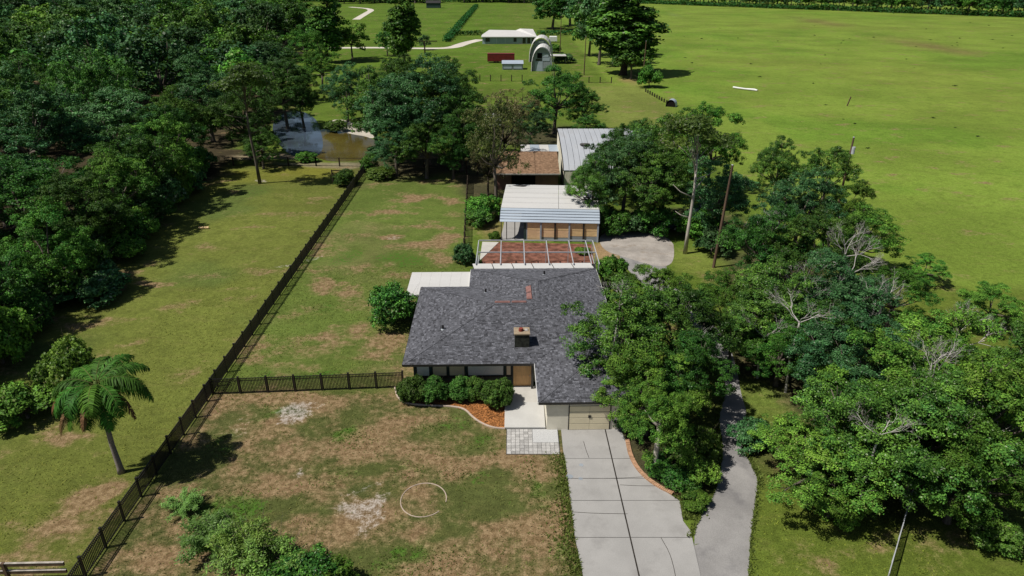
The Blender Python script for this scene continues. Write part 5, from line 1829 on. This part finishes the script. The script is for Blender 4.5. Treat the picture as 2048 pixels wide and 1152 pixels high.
# ------------------------------------------------------------------ grass tufts in the near yards
gr_ = np.random.RandomState(5)
NB = 150000
gxp = gr_.uniform(-34, 24, NB); gyp = 24 + 46 * gr_.rand(NB) ** 1.3
ix = np.clip(np.searchsorted(gx, gxp), 0, nx - 1); iy = np.clip(np.searchsorted(gy, gyp), 0, ny - 1)
fl = iy * nx + ix
ok = np.ones(NB, bool)
ok &= gr_.rand(NB) < np.clip(.3 + lush[fl] * 1.3 - dirt[fl] * .9 - sand[fl], .03, 1)
blk = [[P(at(dl, y), y) for y in sub] + [P(at(dr, y), y) for y in sub[::-1]], [(p[0], p[1]) for p in a0] + [(p[0], p[1]) for p in a1[::-1]], bp,
       [(-9.0, 45.5), (9, 45.5), (9, 66), (-9.8, 64)], [(-.7, 37.3), (3.6, 37.3), (8.9, 40), (8.9, 47), (-.7, 47)], [(-3.8, 62), (13, 62), (13, 72), (-3.8, 72)]]
for i in np.nonzero(ok)[0]:
    for b in blk:
        if inpoly(gxp[i], gyp[i], b):
            ok[i] = False
            break
gxp, gyp, fl = gxp[ok], gyp[ok], fl[ok]
n = len(gxp)
h = gr_.uniform(.03, .1, n) * (1 + lush[fl])
az = gr_.uniform(0, 6.28, n); w = gr_.uniform(.02, .05, n)
lean = gr_.randn(n, 2) * .1
base = np.stack([gxp, gyp, np.zeros(n)], 1)
o1 = np.stack([np.cos(az) * w, np.sin(az) * w, np.zeros(n)], 1)
tip = base + np.stack([lean[:, 0], lean[:, 1], h], 1)
V = np.stack([base - o1, base + o1, tip], 1).reshape(-1, 3)
Fq = np.arange(3 * n).reshape(n, 3)
T = tint[fl] * gr_.uniform(.9, 1.9, n)[:, None]
lu = lush[fl] > .35
T[lu] = np.array((.06, .11, .018)) * gr_.uniform(.6, 1.4, lu.sum())[:, None]
E_ = []
for line, off in ((dl, -.22), ([t_ for t_ in dr if 985 < t_[0] < 1064], .22)):
    for k in range(2200 if off < 0 else 500):
        y_ = rnd.uniform(906 if off < 0 else line[0][0], 1190 if off < 0 else 1040)
        x, y = P(at(line, y_), y_)
        E_.append((x + off * .3 + off * abs(rnd.gauss(0, 2.2)) - off * .3, y))
for line, off in ((lane_l[1:], -.15), (lane_r, .15)):
    pts_ = [P(*p) for p in smooth_line(line)]
    for k in range(1300):
        i = rnd.randrange(min(30, len(pts_) - 1)); t_ = rnd.random()
        E_.append((pts_[i][0] + (pts_[i + 1][0] - pts_[i][0]) * t_ + off * (abs(rnd.gauss(0, 1.2)) - .25), pts_[i][1] + (pts_[i + 1][1] - pts_[i][1]) * t_))
E_ = np.array(E_); m_ = len(E_)
bz = np.concatenate([E_, np.full((m_, 1), .01)], 1)
az = gr_.uniform(0, 6.28, m_); w = gr_.uniform(.03, .07, m_)
o1 = np.stack([np.cos(az) * w, np.sin(az) * w, np.zeros(m_)], 1)
tp2 = bz + np.stack([gr_.randn(m_) * .09, gr_.randn(m_) * .09, gr_.uniform(.07, .2, m_)], 1)
V = np.concatenate([V, np.stack([bz - o1, bz + o1, tp2], 1).reshape(-1, 3)])
Fq = np.arange(len(V)).reshape(-1, 3)
T = np.concatenate([T, np.array((.08, .12, .026)) * gr_.uniform(.5, 1.9, m_)[:, None]])
o = link('grass', np_mesh('grass', V, Fq, M['blade'], np.repeat(T, 3, 0)))
tag(o, 'short patchy grass blades over the near yards', 'grass', kind='stuff')
